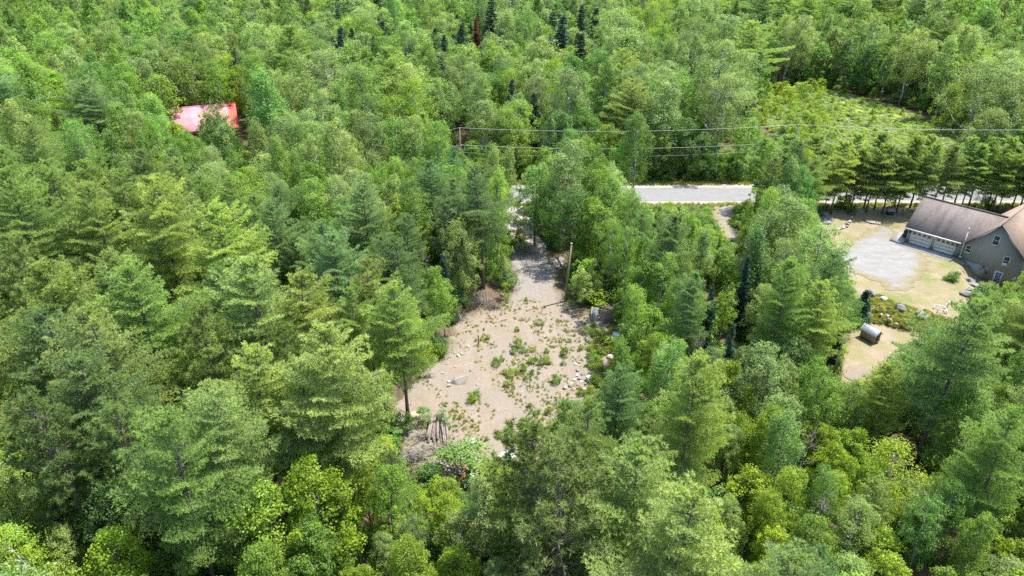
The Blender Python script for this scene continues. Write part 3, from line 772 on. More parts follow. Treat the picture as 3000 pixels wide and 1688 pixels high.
# --- trees one can name in the photograph (pixel of the top or of the foot, metres)
for a in [
    ('white_pine', 1160, 822, 15.6, 'light pine', 0.95, 4, 'pine with a bare dark lower trunk at the left edge of the clearing'),
    ('white_pine', 960, 945, 18, 'light pine', 1.0, 0, None), ('white_pine', 490, 1215, 16, 'pine green', .9, 2, None), ('red_pine', 110, 1130, 16, 'dark pine', .95, 0, None),
    ('white_pine', 270, 900, 18, 'light pine', 0.95, 3, None), ('white_pine', 440, 520, 19, 'light pine', 1.0, 1, None), ('white_pine', 620, 600, 18, 'light pine', 1.05, 2, None),
    ('white_pine', 720, 760, 18, 'pine green', 1.1, 0, None), ('white_pine', 860, 800, 16, 'light pine', 1, 3, None), ('white_pine', 640, 1150, 15, 'pine green', 1, 1, None),
    ('white_pine', 380, 760, 18, 'pine green', 1, 4, None), ('white_pine', 120, 760, 17, 'light pine', 1.1, 0, None), ('white_pine', 870, 1060, 14, 'pine green', 1, 2, None),
    ('white_pine', 1060, 760, 14, 'light pine', .9, 3, None), ('white_pine', 230, 1050, 16, 'blue pine', 1, 1, None), ('white_pine', 720, 1030, 15, 'light pine', 1, 4, None),
    ('red_pine', 560, 900, 16, 'dark pine', 0.9, 1, None), ('red_pine', 830, 960, 14, 'dark pine', .8, 2, None), ('red_pine', 330, 1180, 14, 'dark pine', .9, 2, None),
    ('maple', 480, 890, 9, 'yellow-green', 0.9, 0, None), ('maple', 580, 1040, 8, 'fresh green', 1, 1, None),
    ('maple', 760, 1425, 10, 'yellow-green', 1, 0, 'bright maple in the lower forest'), ('maple', 925, 1360, 10.5, 'gold', 0.95, 1, None), ('maple', 310, 1560, 8, 'yellow-green', .9, 2, None),
    ('birch', 50, 1530, 10, 'gold', 1.1, 0, None), ('broadleaf', 270, 1440, 9, 'deep green', .9, 1, None),
    ('red_pine', 1600, 1215, 16.5, 'dark pine', 1.1, 0, 'big dark pine below the clearing'), ('red_pine', 1665, 1330, 17, 'dark pine', 1.05, 1, None), ('white_pine', 1870, 1290, 16.5, 'light pine', .95, 2, None),
    ('white_pine', 1735, 1165, 15, 'pine green', 0.85, 3, None), ('white_pine', 1990, 1440, 17, 'light pine', 1, 4, None), ('broadleaf', 1700, 1155, 10, 'mid-green', .8, 1, None),
    ('birch', 2650, 1290, 10, 'gold', 1.25, 1, None), ('white_pine', 2850, 880, 17, 'blue pine', 1.0, 4, 'tall open pine in front of the lower lawn'), ('broadleaf', 2700, 1035, 9, 'deep green', .95, 0, None),
    ('young_fir', 2590, 1085, 6, 'blue fir', 1, 1, None), ('broadleaf', 2960, 850, 9, 'fresh green', 1, 2, None), ('broadleaf', 2880, 1130, 10, 'fresh green', 1.1, 3, None),
    ('maple', 1890, 900, 9, 'fresh green', 0.95, 1, None), ('aspen', 2310, 575, 15, 'grey-green', 1.25, 0, None), ('aspen', 2238, 600, 14, 'grey-green', 1.0, 2, None), ('aspen', 2420, 660, 14, 'grey-green', 1.15, 3, None), ('aspen', 2260, 650, 13, 'mid-green', 1.2, 1, None),
    ('aspen', 1655, 415, 16, 'grey-green', 1.25, 2, None), ('aspen', 1748, 420, 15, 'fresh green', 1.1, 0, None), ('broadleaf', 1570, 470, 13, 'mid-green', 1, 1, None), ('broadleaf', 1785, 520, 12, 'fresh green', .95, 3, None),
    ('broadleaf', 1680, 540, 12, 'deep green', 1, 0, None), ('maple', 1760, 590, 11, 'fresh green', .9, 2, None), ('maple', 1740, 570, 11, 'gold', .6, 1, None), ('aspen', 1440, 490, 13, 'fresh green', 1.1, 1, None), ('aspen', 1320, 480, 13, 'fresh green', 1.1, 3, None),
    ('aspen', 1296, 392, 13.5, 'fresh green', .9, 0, None), ('aspen', 1255, 352, 15, 'fresh green', 1.1, 1, None), ('aspen', 1200, 345, 15.5, 'grey-green', 1.1, 2, None), ('broadleaf', 1150, 345, 15, 'mid-green', 1.1, 0, None), ('aspen', 1095, 330, 16, 'grey-green', 1.1, 3, None), ('aspen', 1030, 320, 16, 'grey-green', 1.15, 0, None), ('aspen', 960, 325, 16, 'mid-green', 1.15, 2, None), ('aspen', 890, 320, 16, 'grey-green', 1.15, 3, None), ('aspen', 820, 340, 16, 'grey-green', 1.15, 0, None), ('aspen', 755, 350, 15.5, 'pale green', 1.1, 1, None),
    ('white_pine', 1240, 330, 15, 'light pine', .9, 0, None), ('broadleaf', 1545, 200, 14, 'gold', 1.0, 1, None), ('birch', 1430, 215, 15, 'gold', 1.1, 0, 'yellowish birch with pale trunks beyond the road'), ('birch', 1500, 200, 15, 'yellow-green', 1, 1, None),
    ('birch', 2370, 430, 11, 'gold', 1.0, 0, 'yellow-green birch at the end of the roadside pines'), ('aspen', 2600, 400, 10, 'grey-green', .9, 1, None),
    ('aspen', 592, 318, 14, 'grey-green', 1.15, 0, None), ('aspen', 656, 306, 14.5, 'mid-green', 1.1, 2, None), ('broadleaf', 628, 356, 12, 'grey-green', 1.0, 1, None),
    ('spruce', 2195, 745, 10, 'blue fir', .8, 0, None), ('spruce', 2225, 790, 9, 'fir', .8, 1, None), ('spruce', 2148, 950, 9, 'fir', .8, 2, None), ('spruce', 2090, 832, 10, 'blue fir', .75, 1, None), ('spruce', 1300, 740, 9, 'fir', .9, 1, None),
    ('spruce', 1541, 80, 15, 'fir', .95, 0, 'tall dark spruce'), ('spruce', 1393, 45, 14, 'rust', .8, 1, 'dead rust-red spruce'), ('spruce', 1376, 60, 13, 'fir', .9, 2, None), ('spruce', 1453, 15, 13, 'fir', .8, 0, None), ('spruce', 1502, 120, 10, 'fir', .8, 1, None),
    ('broadleaf', 700, 190, 14, 'yellow-green', 1.0, 0, None), ('broadleaf', 890, 95, 10, 'gold', .8, 2, None), ('maple', 740, 480, 10, 'gold', 1.05, 1, None), ('broadleaf', 620, 165, 14, 'fresh green', 1.1, 1, None),
    ('white_pine', 2880, 140, 17, 'light pine', 1.1, 1, None), ('broadleaf', 2800, 230, 12, 'yellow-green', .9, 3, None), ('white_pine', 2990, 160, 16, 'pine green', 1, 0, None)]:
    by_top(a[0], a[1], a[2], a[3], a[4], a[5], a[6], a[7])
for a in [
    ('young_fir', 2512, 952, 5.0, 'blue fir', 1.0, 0, 'lone blue-green fir'),
    ('sapling', 1710, 862, 5.2, 'fresh green', 1.25, 1, None), ('sapling', 1735, 880, 4.4, 'pale green', 1.2, 0, None), ('sapling', 1690, 830, 5, 'fresh green', 1.1, 2, None),
    ('sapling', 1522, 735, 4.6, 'gold', 1.3, 1, 'golden sapling over the brush heap at the entry track'), ('sapling', 1352, 1400, 3.6, 'mid-green', 2.3, 2, 'round dark green bush in front of the log pile'),
    ('sapling', 1425, 1400, 2.2, 'fresh green', 1.6, 2, None), ('maple', 1450, 1460, 4, 'gold', 1.2, 0, None), ('sapling', 1240, 880, 4.5, 'gold', 1, 1, None), ('sapling', 1260, 860, 3.8, 'fresh green', 1, 0, None), ('sapling', 1480, 880, 2.6, 'yellow-green', 1, 2, None),
    ('sapling', 1475, 845, 5.2, 'pale green', .7, 0, 'thin sapling with bare stems'), ('shrub', 2793, 824, 1.6, 'mid-green', .9, 0, 'lone bush on the lawn'), ('shrub', 2778, 822, 1.0, 'yellow-green', .9, 1, None),
    ('sapling', 1300, 1250, 2, 'mid-green', 1.2, 1, None), ('sapling', 1240, 1245, 2.2, 'mid-green', 1.3, 2, None), ('sapling', 1195, 1270, 2.5, 'mid-green', 1.2, 0, None)]:
    by_base(*a)
# pines in a row between road and lawn, seen against the road with bare lower trunks
x = 40.0
while x < 100:
    for y in ((109.2, 107.2) if x > 47 else (108.6,)):
        xx = x + RN.uniform(-.6, .6); yy = y + RN.uniform(-.5, .5)
        if RN.random() < 0.9: place('row_pine', xx, yy, RN.uniform(10.4, 12.8), RN.choice(['light pine', 'light pine', 'pine green', 'pine green', 'dark pine']), RN.uniform(1.0, 1.3), note='row')
        elif RN.random() < .7: place('birch', xx, yy, RN.uniform(7, 9.5), 'fresh green', 1.1)
        if RN.random() < .55: place('sapling', xx + RN.uniform(-1, 1), yy - RN.uniform(.3, 1.5), RN.uniform(.8, 1.6), RN.choice(['mid-green', 'deep green', 'fresh green']), 1.6)
    x += RN.uniform(2.2, 3.2)

# --- the rest of the wood, by what grows where in the photograph
PINES = [(0, 600), (180, 560), (420, 500), (560, 500), (830, 640), (1080, 720), (1240, 720), (1320, 960), (1200, 1130), (1180, 1270), (1000, 1330), (830, 1360), (640, 1500), (480, 1600), (330, 1540), (160, 1440), (0, 1500)]
def what_grows(px, py):
    u = RN.random()
    def pick(*opts):
        s = 0
        for k, w in opts:
            s += w
            if u < s: return k
        return opts[-1][0]
    if within(PINES, px, py): return pick(('white_pine', .62), ('red_pine', .10), ('maple', .08), ('broadleaf', .20))
    if py < 260 and 950 < px < 1850: return pick(('broadleaf', .46), ('aspen', .36), ('spruce', .18))
    if py < 560 and px < 1150: return pick(('aspen', .74), ('broadleaf', .21), ('white_pine', .03), ('spruce', .02))
    if px > 2100 and py < 400: return pick(('aspen', .62), ('broadleaf', .27), ('white_pine', .11))
    if py < 480: return pick(('broadleaf', .36), ('aspen', .40), ('birch', .09), ('white_pine', .11), ('spruce', .04))
    if px < 1150 and py < 900: return pick(('aspen', .55), ('broadleaf', .35), ('white_pine', .10))
    if px < 1500 and py >= 1250: return pick(('broadleaf', .62), ('maple', .22), ('aspen', .12), ('white_pine', .04))
    if 1500 <= px < 1980 and py > 1130: return pick(('red_pine', .30), ('white_pine', .38), ('broadleaf', .32))
    if px >= 1900 and py > 1000: return pick(('broadleaf', .62), ('aspen', .12), ('maple', .17), ('white_pine', .09))
    if 1560 < px < 1880: return pick(('broadleaf', .55), ('aspen', .28), ('white_pine', .17))
    if 1560 < px < 2520: return pick(('broadleaf', .48), ('aspen', .26), ('white_pine', .22), ('spruce', .04))
    return pick(('broadleaf', .5), ('aspen', .25), ('white_pine', .25))
HGT = {'white_pine': (13, 18.5), 'red_pine': (12, 17), 'broadleaf': (8.5, 12.5), 'aspen': (11, 15.5), 'maple': (7, 10), 'birch': (11, 15), 'spruce': (8, 13)}
COLS = {'white_pine': ['light pine', 'light pine', 'pine green', 'pine green', 'blue pine'], 'red_pine': ['dark pine', 'dark pine', 'pine green'], 'broadleaf': ['mid-green', 'mid-green', 'deep green', 'fresh green', 'fresh green', 'grey-green', 'pale green', 'yellow-green'],
        'aspen': ['grey-green', 'grey-green', 'pale green', 'mid-green', 'fresh green'], 'maple': ['fresh green', 'yellow-green', 'gold', 'yellow-green'], 'birch': ['gold', 'fresh green', 'yellow-green'], 'spruce': ['fir', 'fir', 'blue fir']}
def lf(x, y, s, o=0.0):
    return math.sin(x / s + o) * math.cos(y / s * 0.9 + o * 2) * 0.6 + math.sin((x + y * 0.7) / s * 0.47 + o * 3 + 1) * 0.55 + math.sin((x * 0.6 - y) / s * 1.7 + o) * 0.3
def try_tree(x, y, factor, hmul=1.0, far=False):
    if blocked(x, y): return
    if y > 122 and lf(x, y, 7.5, 2.0) > 0.93: return            # gaps in the canopy
    hmul *= 1 + 0.16 * lf(x, y, 14.0, 0.7) + RN.uniform(-.1, .1)
    px, py = proj((x, y, 9.0))
    kind = what_grows(px, py)
    lo, hi = HGT[kind]; h = RN.uniform(lo, hi) * hmul
    if y > 124: h *= 1.32 if kind != 'spruce' else 1.5
    elif y > 82 and x < -5 and kind != 'white_pine': h *= 1.22
    if y < 75: h *= 0.86 if kind in ('broadleaf', 'aspen', 'maple') else 1
    p = max(PROTO[kind], key=lambda q: q['r'] / q['h'])
    for mul in (1.0, 0.78, 0.6):
        hh = h * mul; r = p['r'] * hh / p['h']
        if not in_view(x, y, hh): return
        if y < 235 and hides(x, y, hh, r * 1.06, p['cb']): continue
        if not near_ok(x, y, r, factor): return
        cs = COLS[kind]; u = 0.5 + 0.38 * lf(x, y, 22.0, 1.9) + RN.uniform(-.3, .3)
        place(kind, x, y, hh, cs[max(0, min(len(cs) - 1, int(u * len(cs))))], RN.uniform(0.8, 1.06) if y < 124 else RN.uniform(1.0, 1.5)); return
    # only something low fits here without growing over what is open in the photograph
    hh = RN.uniform(2.6, 4.8)
    if not hides(x, y, hh, 1.2, 0.1) and near_ok(x, y, 0.9, 0.75) and in_view(x, y, hh):
        place('sapling', x, y, hh, RN.choice(['fresh green', 'mid-green', 'yellow-green', 'pale green', 'mid-green']), RN.uniform(0.9, 1.3))
for a in [(120, 1100), (2370, 1260), (2420, 1430), (350, 880), (1250, 710), (2060, 980), (300, 200), (2190, 210), (1880, 1260)]:
    by_top('dead_tree', a[0], a[1] - 5, RN.uniform(7.5, 10), 'grey-green', RN.uniform(.8, 1.1))
for n, ymin, ymax, f in ((12000, 22, 112, 0.565), (9000, 119, 215, 0.63), (17000, 215, 560, 0.67)):
    for _ in range(n):
        y = math.sqrt(RN.uniform(ymin ** 2, ymax ** 2)); x = RN.uniform(-1, 1) * (0.80 * y + 26)
        try_tree(x, y, f)
# low growth on the far verge of the road
for _ in range(420):
    x = RN.uniform(-40, 100); y = RN.uniform(121.5, 127)
    h = RN.uniform(2.0, 5.0) if y > 123 else RN.uniform(1.4, 3)
    if not hides(x, y, h, 1.0, 0.1) and near_ok(x, y, 0.8, 0.6): place('sapling', x, y, h, RN.choice(['fresh green', 'pale green', 'yellow-green']), RN.uniform(1, 1.4))
# saplings in the field
for _ in range(500):
    px = RN.uniform(2180, 2900); py = RN.uniform(250, 440); p = at(px, py)
    if within(FIELD, p[0], p[1]):
        h = RN.uniform(2.2, 4.6) * (1.1 if px < 2400 else 0.6)
        if (px < 2460 or RN.random() < .35) and near_ok(p[0], p[1], 0.9, 0.7): place('sapling', float(p[0]), float(p[1]), h, RN.choice(['yellow-green', 'gold', 'yellow-green', 'yellow-green', 'pale green']), RN.uniform(1.1, 1.6))
print('placed', len(TREES), round(time.time() - T0, 1))

# ------------------------------------------------------------------ trees as objects: the largest ones singly, the far rest as one wood
NAMES = {'white_pine': ('white_pine', 'white pine', 'pine'), 'row_pine': ('white_pine', 'slender pine', 'pine'), 'red_pine': ('red_pine', 'tufted pine', 'pine'), 'broadleaf': ('broadleaf_tree', 'broadleaf tree', 'tree'), 'aspen': ('aspen_tree', 'aspen', 'tree'),
         'maple': ('maple_tree', 'maple', 'tree'), 'birch': ('birch_tree', 'birch', 'tree'), 'spruce': ('spruce_tree', 'spruce', 'spruce'), 'young_fir': ('fir_tree', 'young fir', 'fir'), 'sapling': ('sapling', 'sapling', 'sapling'), 'shrub': ('shrub', 'shrub', 'shrub'), 'dead_tree': ('dead_tree', 'leafless dead tree', 'dead tree')}
for t in TREES:
    t['z'] = zt(t['x'], t['y']) if t['y'] < 135 else 0.0
    t['px'], t['py'] = proj((t['x'], t['y'], t['z'] + 0.65 * t['h']))
    d = math.sqrt(t['x'] ** 2 + t['y'] ** 2 + (CAMH - t['h']) ** 2)
    t['d'] = d; t['app'] = t['r'] * t['h'] / d ** 2 * (2 if t['note'] else 1)
    t['seen'] = -40 < t['px'] < 3040 and -10 < t['py'] < 1740
LIMIT = {'broadleaf': 230, 'aspen': 190, 'white_pine': 190, 'row_pine': 80, 'maple': 70, 'sapling': 150, 'red_pine': 60, 'birch': 40, 'spruce': 70}
single, rest = [], []
for kind in sorted({t['kind'] for t in TREES}):
    ts = sorted([t for t in TREES if t['kind'] == kind], key=lambda t: (-int(t['seen']), -t['app']))
    single += ts[:LIMIT.get(kind, 60)]; rest += ts[LIMIT.get(kind, 60):]

LAND = [('the log pile', 1290, 1265), ('the flat boulder', 1350, 1118), ('the rock pile', 1685, 1125), ('the woodpile', 1785, 940), ('the lone pole', 1665, 790), ('the brush heap', 1535, 735), ('the red roof', 600, 345), ('the wire pole', 1352, 410),
        ('the open stretch of road', 2040, 560), ('the garage roof', 2760, 640), ('the gable wall', 2920, 740), ('the pale gravel', 2590, 760), ('the coop', 2545, 970), ('the small well house', 2605, 615), ('the overgrown field', 2500, 350), ('the white scrap panel', 1370, 1415),
        ('the silver plastic sheet', 1475, 1340), ('the dirt patch', 1165, 1545), ('the cut stump', 1216, 1222), ('the grey snag', 985, 1240), ('the rust-red spruce', 1395, 110), ('the drive mouth', 2130, 640), ('the bottom left corner', 0, 1688), ('the bottom right corner', 3000, 1688), ('the top left corner', 0, 0), ('the top right corner', 3000, 0),
        ('the left edge at mid height', 0, 800), ('the middle of the bottom edge', 1700, 1688), ('the middle of the left pines', 560, 850), ('the lower left pines', 420, 1250), ('the lower right woods', 2350, 1300), ('the right edge below the house', 3000, 1150), ('the woods right of the clearing', 2050, 800), ('the bottom edge left part', 750, 1650), ('the bottom edge right part', 2400, 1660), ('the left edge above the pines', 60, 480), ('the woods above the pines', 950, 480)]
SIDE = ['right of', 'below right of', 'below', 'below left of', 'left of', 'above left of', 'above', 'above right of']
def land_of(px, py):
    n, lx, ly = min(LAND, key=lambda l: math.hypot(px - l[1], py - l[2]))
    a = math.degrees(math.atan2(py - ly, px - lx)) % 360
    return n, SIDE[int((a + 22.5) // 45) % 8], math.hypot(px - lx, py - ly)
buckets = {}
for t in single:
    n, side, dist = land_of(t['px'], t['py'])
    nm, sp, cat = NAMES[t['kind']]
    t['base'] = ('grey' if t['kind'] == 'dead_tree' else WORD.get(t['tint'], t['tint']), sp, side, n); t['ld'] = dist
    buckets.setdefault(t['base'], []).append(t)
for key, ts in buckets.items():
    ts.sort(key=lambda t: t['ld'])
    for i, t in enumerate(ts):
        c, sp, side, n = key
        if len(ts) == 1: t['label'] = f'{c} {sp} {side} {n}'
        elif i == 0: t['label'] = f'nearest {c} {sp} {side} {n}'
        else: t['label'] = f'{ORD[i]} {c} {sp} {side} {n}'
    # only one, with a look of its own
def group_of(t):
    if t['note'] == 'row': return 'pines in the row between the road and the lawn'
    return {'white_pine': 'white pines in the forest', 'red_pine': 'tufted dark pines', 'broadleaf': 'broadleaf trees in the forest', 'aspen': 'aspens in the forest', 'maple': 'bright maples', 'birch': 'birches', 'spruce': 'dark spruces', 'young_fir': 'young firs', 'sapling': 'saplings at the forest edges', 'shrub': 'shrubs', 'dead_tree': 'leafless dead trees'}[t['kind']]
def make_tree(t):
    nm, sp, cat = NAMES[t['kind']]; p = PROTO[t['kind']][t['k']]
    root = empty(nm, (t['x'], t['y'], t['z']), t['rz'])
    root.scale = (t['s'] * t['wide'], t['s'] * t['wide'], t['s'])
    lab = t['label']
    if t['note'] and t['note'] != 'row': lab = {'pine with': 'light ', 'bright maple': 'yellow-green '}.get(' '.join(t['note'].split()[:2]), '') + t['note']
    if len(lab.split()) < 4: lab = f"{lab} {t['base'][2]} {t['base'][3]}"
    if t['note'] in ('tall dark spruce', 'dead rust-red spruce'): lab = {'tall dark spruce': 'tallest dark spruce right of the rust-red one', 'dead rust-red spruce': 'dead rust-red spruce among the far trees'}[t['note']]
    if t['note'] == 'lone bush on the lawn': lab = 'lone green bush on the lawn below the garage'
    if t['note'] == 'lone blue-green fir': lab = 'lone blue-green fir on the lawn edge above the coop'
    if t['note'] == 'thin sapling with bare stems': lab = 'thin sapling with bare stems at the left of the track'
    tag(root, lab, cat, group_of(t))
    c = obj('trunk', p['trunk_me'], root)
    c = obj('crown', p['crown_me'], root); c['tint'] = t['col']
for t in single: make_tree(t)
print('singles', len(single), 'rest', len(rest), round(time.time() - T0, 1))

def gn_scatter(name, meshes, pts, label, cat, parent=None, prop=None):
    """ONE object of kind stuff: instances of the meshes on points (x, y, z, idx, rz, sx, sz, tint)"""
    n = len(pts)
    me = bpy.data.meshes.new(name + '_points'); me.vertices.add(n)
    A = np.array([[p[0], p[1], p[2]] for p in pts], np.float32); me.vertices.foreach_set('co', A.ravel())
    def fl(nm, vals, typ='FLOAT'):
        a = me.attributes.new(nm, typ, 'POINT'); a.data.foreach_set('vector' if typ == 'FLOAT_VECTOR' else ('color' if typ == 'FLOAT_COLOR' else 'value'), np.asarray(vals, np.int32 if typ == 'INT' else np.float32).ravel())
    fl('which', [p[3] for p in pts], 'INT'); fl('turn', [(0, 0, p[4]) for p in pts], 'FLOAT_VECTOR'); fl('size', [(p[5], p[5], p[6]) for p in pts], 'FLOAT_VECTOR'); fl('tint', [(*p[7], 1) for p in pts], 'FLOAT_COLOR')
    o = bpy.data.objects.new(name, me); COL.objects.link(o)
    for m in {m for k in meshes for m in k.materials}: me.materials.append(m)
    ng = bpy.data.node_groups.new(name + '_scatter', 'GeometryNodeTree')
    ng.interface.new_socket('Geometry', in_out='INPUT', socket_type='NodeSocketGeometry'); ng.interface.new_socket('Geometry', in_out='OUTPUT', socket_type='NodeSocketGeometry')
    N = ng.nodes.new; L = ng.links.new
    gi, go = N('NodeGroupInput'), N('NodeGroupOutput')
    join = N('GeometryNodeJoinGeometry')
    insts = []
    for k in meshes:
        src = bpy.data.objects.new(name + '_source', k)          # data source only, never linked to the scene
        oi = N('GeometryNodeObjectInfo'); oi.inputs['Object'].default_value = src; oi.inputs['As Instance'].default_value = False
        g2 = N('GeometryNodeGeometryToInstance'); L(oi.outputs['Geometry'], g2.inputs[0]); insts.append(g2)
    for g2 in reversed(insts): L(g2.outputs[0], join.inputs[0])
    ip = N('GeometryNodeInstanceOnPoints'); ip.inputs['Pick Instance'].default_value = True
    L(gi.outputs[0], ip.inputs['Points']); L(join.outputs[0], ip.inputs['Instance'])
    def named(nm, typ):
        a = N('GeometryNodeInputNamedAttribute'); a.data_type = typ; a.inputs['Name'].default_value = nm
        return next(s for s in a.outputs if s.enabled and s.name == 'Attribute')
    L(named('which', 'INT'), ip.inputs['Instance Index']); 
    e2r = N('FunctionNodeEulerToRotation'); L(named('turn', 'FLOAT_VECTOR'), e2r.inputs[0]); L(e2r.outputs[0], ip.inputs['Rotation'])
    L(named('size', 'FLOAT_VECTOR'), ip.inputs['Scale'])
    L(ip.outputs[0], go.inputs[0])
    md = o.modifiers.new('scatter', 'NODES'); md.node_group = ng
    tag(o, label, cat, kind='stuff')
    return o

FAR = {'broadleaf': 'far_broadleaf', 'maple': 'far_broadleaf', 'aspen': 'far_aspen', 'birch': 'far_aspen', 'white_pine': 'far_pine', 'red_pine': 'far_pine', 'row_pine': 'far_pine', 'spruce': 'far_spruce'}
fm = []; fidx = {}
for k in ('far_broadleaf', 'far_aspen', 'far_pine', 'far_spruce'):
    for p in PROTO[k]: fidx.setdefault(k, []).append((len(fm), p)); fm.append(p['joined'])
pts = []; low = []
for t in rest:
    if t['kind'] in FAR:
        i, p = RN.choice(fidx[FAR[t['kind']]]); s = t['h'] / p['h']
        pts.append((t['x'], t['y'], t['z'], i, t['rz'], t['r'] / p['r'], s, t['col']))
    else: low.append(t)
gn_scatter('distant_forest', fm, pts, 'distant mixed forest that runs on to the top edge', 'forest')
sh = [p['crown_me'] for p in PROTO['shrub']] + [p['crown_me'] for p in PROTO['sapling']]
pts = [(t['x'], t['y'], t['z'], 3 + t['k'] if t['kind'] == 'sapling' else t['k'], t['rz'], t['s'] * t['wide'], t['s'], t['col']) for t in low]
# undergrowth below the trees and around the openings
for _ in range(7000):
    y = math.sqrt(RN.uniform(24 ** 2, 135 ** 2)); x = RN.uniform(-1, 1) * (0.78 * y + 10)
    if blocked(x, y): continue
    h = RN.uniform(0.8, 2.4)
    if hides(x, y, h, 0.8, 0.0): continue
    c = TINT[RN.choice(['fresh green', 'mid-green', 'mid-green', 'deep green', 'yellow-green'])]; k = RN.randrange(3)
    pts.append((x, y, zt(x, y), k, RN.uniform(0, 6), h / 1.7 * RN.uniform(.9, 1.3), h / 1.7, c))
for _ in range(5200):
    y = math.sqrt(RN.uniform(122 ** 2, 265 ** 2)); x = RN.uniform(-1, 1) * (0.78 * y + 10)
    if blocked(x, y): continue
    h = RN.uniform(1.5, 5.0); k = 3 + RN.randrange(3); p = PROTO['sapling'][k - 3]
    if hides(x, y, h, 1.2, 0.0): continue
    pts.append((x, y, 0.0, k, RN.uniform(0, 6), h / p['h'] * RN.uniform(1.1, 1.6), h / p['h'], TINT[RN.choice(['fresh green', 'mid-green', 'mid-green', 'deep green'])]))
gn_scatter('undergrowth', sh, pts, 'low leafy undergrowth beneath and between the trees', 'undergrowth')
# fern and bramble cover of the field
pts = []
for _ in range(5200):
    px = RN.uniform(2150, 2950); py = RN.uniform(250, 460); p = at(px, py)
    if not within(FIELD, p[0], p[1]): continue
    h = RN.uniform(0.4, 1.0); c = TINT[RN.choice(['yellow-green', 'pale green', 'pale green', 'pale green', 'gold'])]
    pts.append((p[0], p[1], 0.0, RN.randrange(3), RN.uniform(0, 6), RN.uniform(.7, 1.2), h / 1.7, (c[0] * 1.25, c[1] * 1.18, c[2] * 1.6)))
gn_scatter('bramble_cover', sh, pts, 'yellow-green fern and bramble cover of the field', 'ferns')
print('scatter', round(time.time() - T0, 1))
# ------------------------------------------------------------------ rocks, logs and other things in the clearing
def hull_mesh(name, seed, n=20, flat=0.7):
    rng = np.random.default_rng(seed)
    P = unit(rng.normal(size=(n, 3))) * rng.uniform(0.82, 1.0, (n, 1)) * np.array([0.5, 0.5 * rng.uniform(.7, 1), 0.5 * flat])
    bm = bmesh.new()
    for p in P: bm.verts.new(p)
    r = bmesh.ops.convex_hull(bm, input=bm.verts)
    bmesh.ops.delete(bm, geom=[v for v in bm.verts if not v.link_faces], context='VERTS')
    bmesh.ops.bevel(bm, geom=list(bm.edges), offset=0.025, segments=1, affect='EDGES')
    me = bpy.data.meshes.new(name); bm.to_mesh(me); bm.free()
    return me
def tinted(me, m):
    c = me.copy(); c.materials.clear(); c.materials.append(m); return c
HULLS = [hull_mesh('rock_shape', s, 16 + s, 0.6 + 0.06 * (s % 5)) for s in range(7)]
ROCKS = {k: [tinted(h, M[k]) for h in HULLS] for k in ('rock_tan', 'rock_grey', 'rock_white')}
RR = random.Random(7)
def rock(name, px, py, size, matk, label, cat='rock', group=None, sink=0.22, flat=1.0):
    p = gt(px, py)
    o = bpy.data.objects.new(name, RR.choice(ROCKS[matk])); COL.objects.link(o)
    s = size * RR.uniform(1.05, 1.35)
    o.scale = (s, s * RR.uniform(0.8, 1.1), s * flat); o.rotation_euler = (RR.uniform(-.15, .15), RR.uniform(-.15, .15), RR.uniform(0, 6.28))
    o.location = (p[0], p[1], p[2] + 0.05 + size * flat * (0.36 - sink))
    return tag(o, label, cat, group)
C1 = lambda x, y: (1150 + x / 3.433, 650 + y / 3.433)
C2 = lambda x, y: (1150 + x / 3.433, 1000 + y / 3.433)
C3 = lambda x, y: (2350 + x / 3.96, 540 + y / 3.96)
C4 = lambda x, y: (2350 + x / 3.96, 780 + y / 3.96)
def rocks_ranked(name, items, fmt, group, cat='rock', **kw):
    items = sorted(items, key=lambda a: a[0])
    for i, (px, py, s, k) in enumerate(items): rock(name, px, py, s, k, fmt.format(ORD[i]), cat, group, **kw)

rocks_ranked('rock', [(*C2(x, y), s, k) for x, y, s, k in [(1800, 450, 0.95, 'rock_tan'), (1860, 300, .5, 'rock_grey'), (1850, 350, .55, 'rock_white'), (1882, 385, .55, 'rock_grey'), (1830, 400, .5, 'rock_white'), (1890, 420, .45, 'rock_white'), (1942, 438, .45, 'rock_tan'), (1740, 480, .55, 'rock_white'), (1815, 495, .5, 'rock_tan'),
    (1862, 445, .45, 'rock_tan'), (1930, 492, .45, 'rock_white'), (1770, 420, .35, 'rock_white'), (1905, 340, .35, 'rock_grey')]], '{} stone from the left in the rock pile at the clearing edge', 'stones in the rock pile at the clearing edge')
rocks_ranked('boulder', [(*C2(x, y), s, k) for x, y, s, k in [(1988, 402, 1.15, 'rock_white'), (2012, 352, .75, 'rock_tan')]], '{} of two pale round boulders from the left right of the rock pile', 'pale boulders by the rock pile', 'boulder')
rocks_ranked('rock', [(*C2(x, y), s, k) for x, y, s, k in [(1950, 165, .45, 'rock_white'), (1872, 222, .5, 'rock_tan'), (1842, 238, .42, 'rock_white'), (2116, 502, .5, 'rock_tan'), (2138, 330, .55, 'rock_white'), (2142, 272, .5, 'rock_grey'), (2190, 172, .8, 'rock_white')]], '{} loose stone from the left behind the rock pile', 'loose stones behind the rock pile')
rocks_ranked('rock', [(*C2(x, y), s, k) for x, y, s, k in [(565, 455, .5, 'rock_tan'), (568, 418, .38, 'rock_white'), (755, 60, .42, 'rock_white'), (705, 132, .55, 'rock_tan'), (665, 158, .55, 'rock_white'), (785, 302, .4, 'rock_grey'), (845, 442, .3, 'rock_tan'), (632, 262, .28, 'rock_white'), (545, 235, .35, 'rock_tan'), (625, 125, .35, 'rock_tan'), (505, 330, .35, 'rock_white'), (1300, 1030, .2, 'rock_white')]],
    '{} stone from the left of those strewn over the left half of the clearing', 'stones strewn over the left half of the clearing')
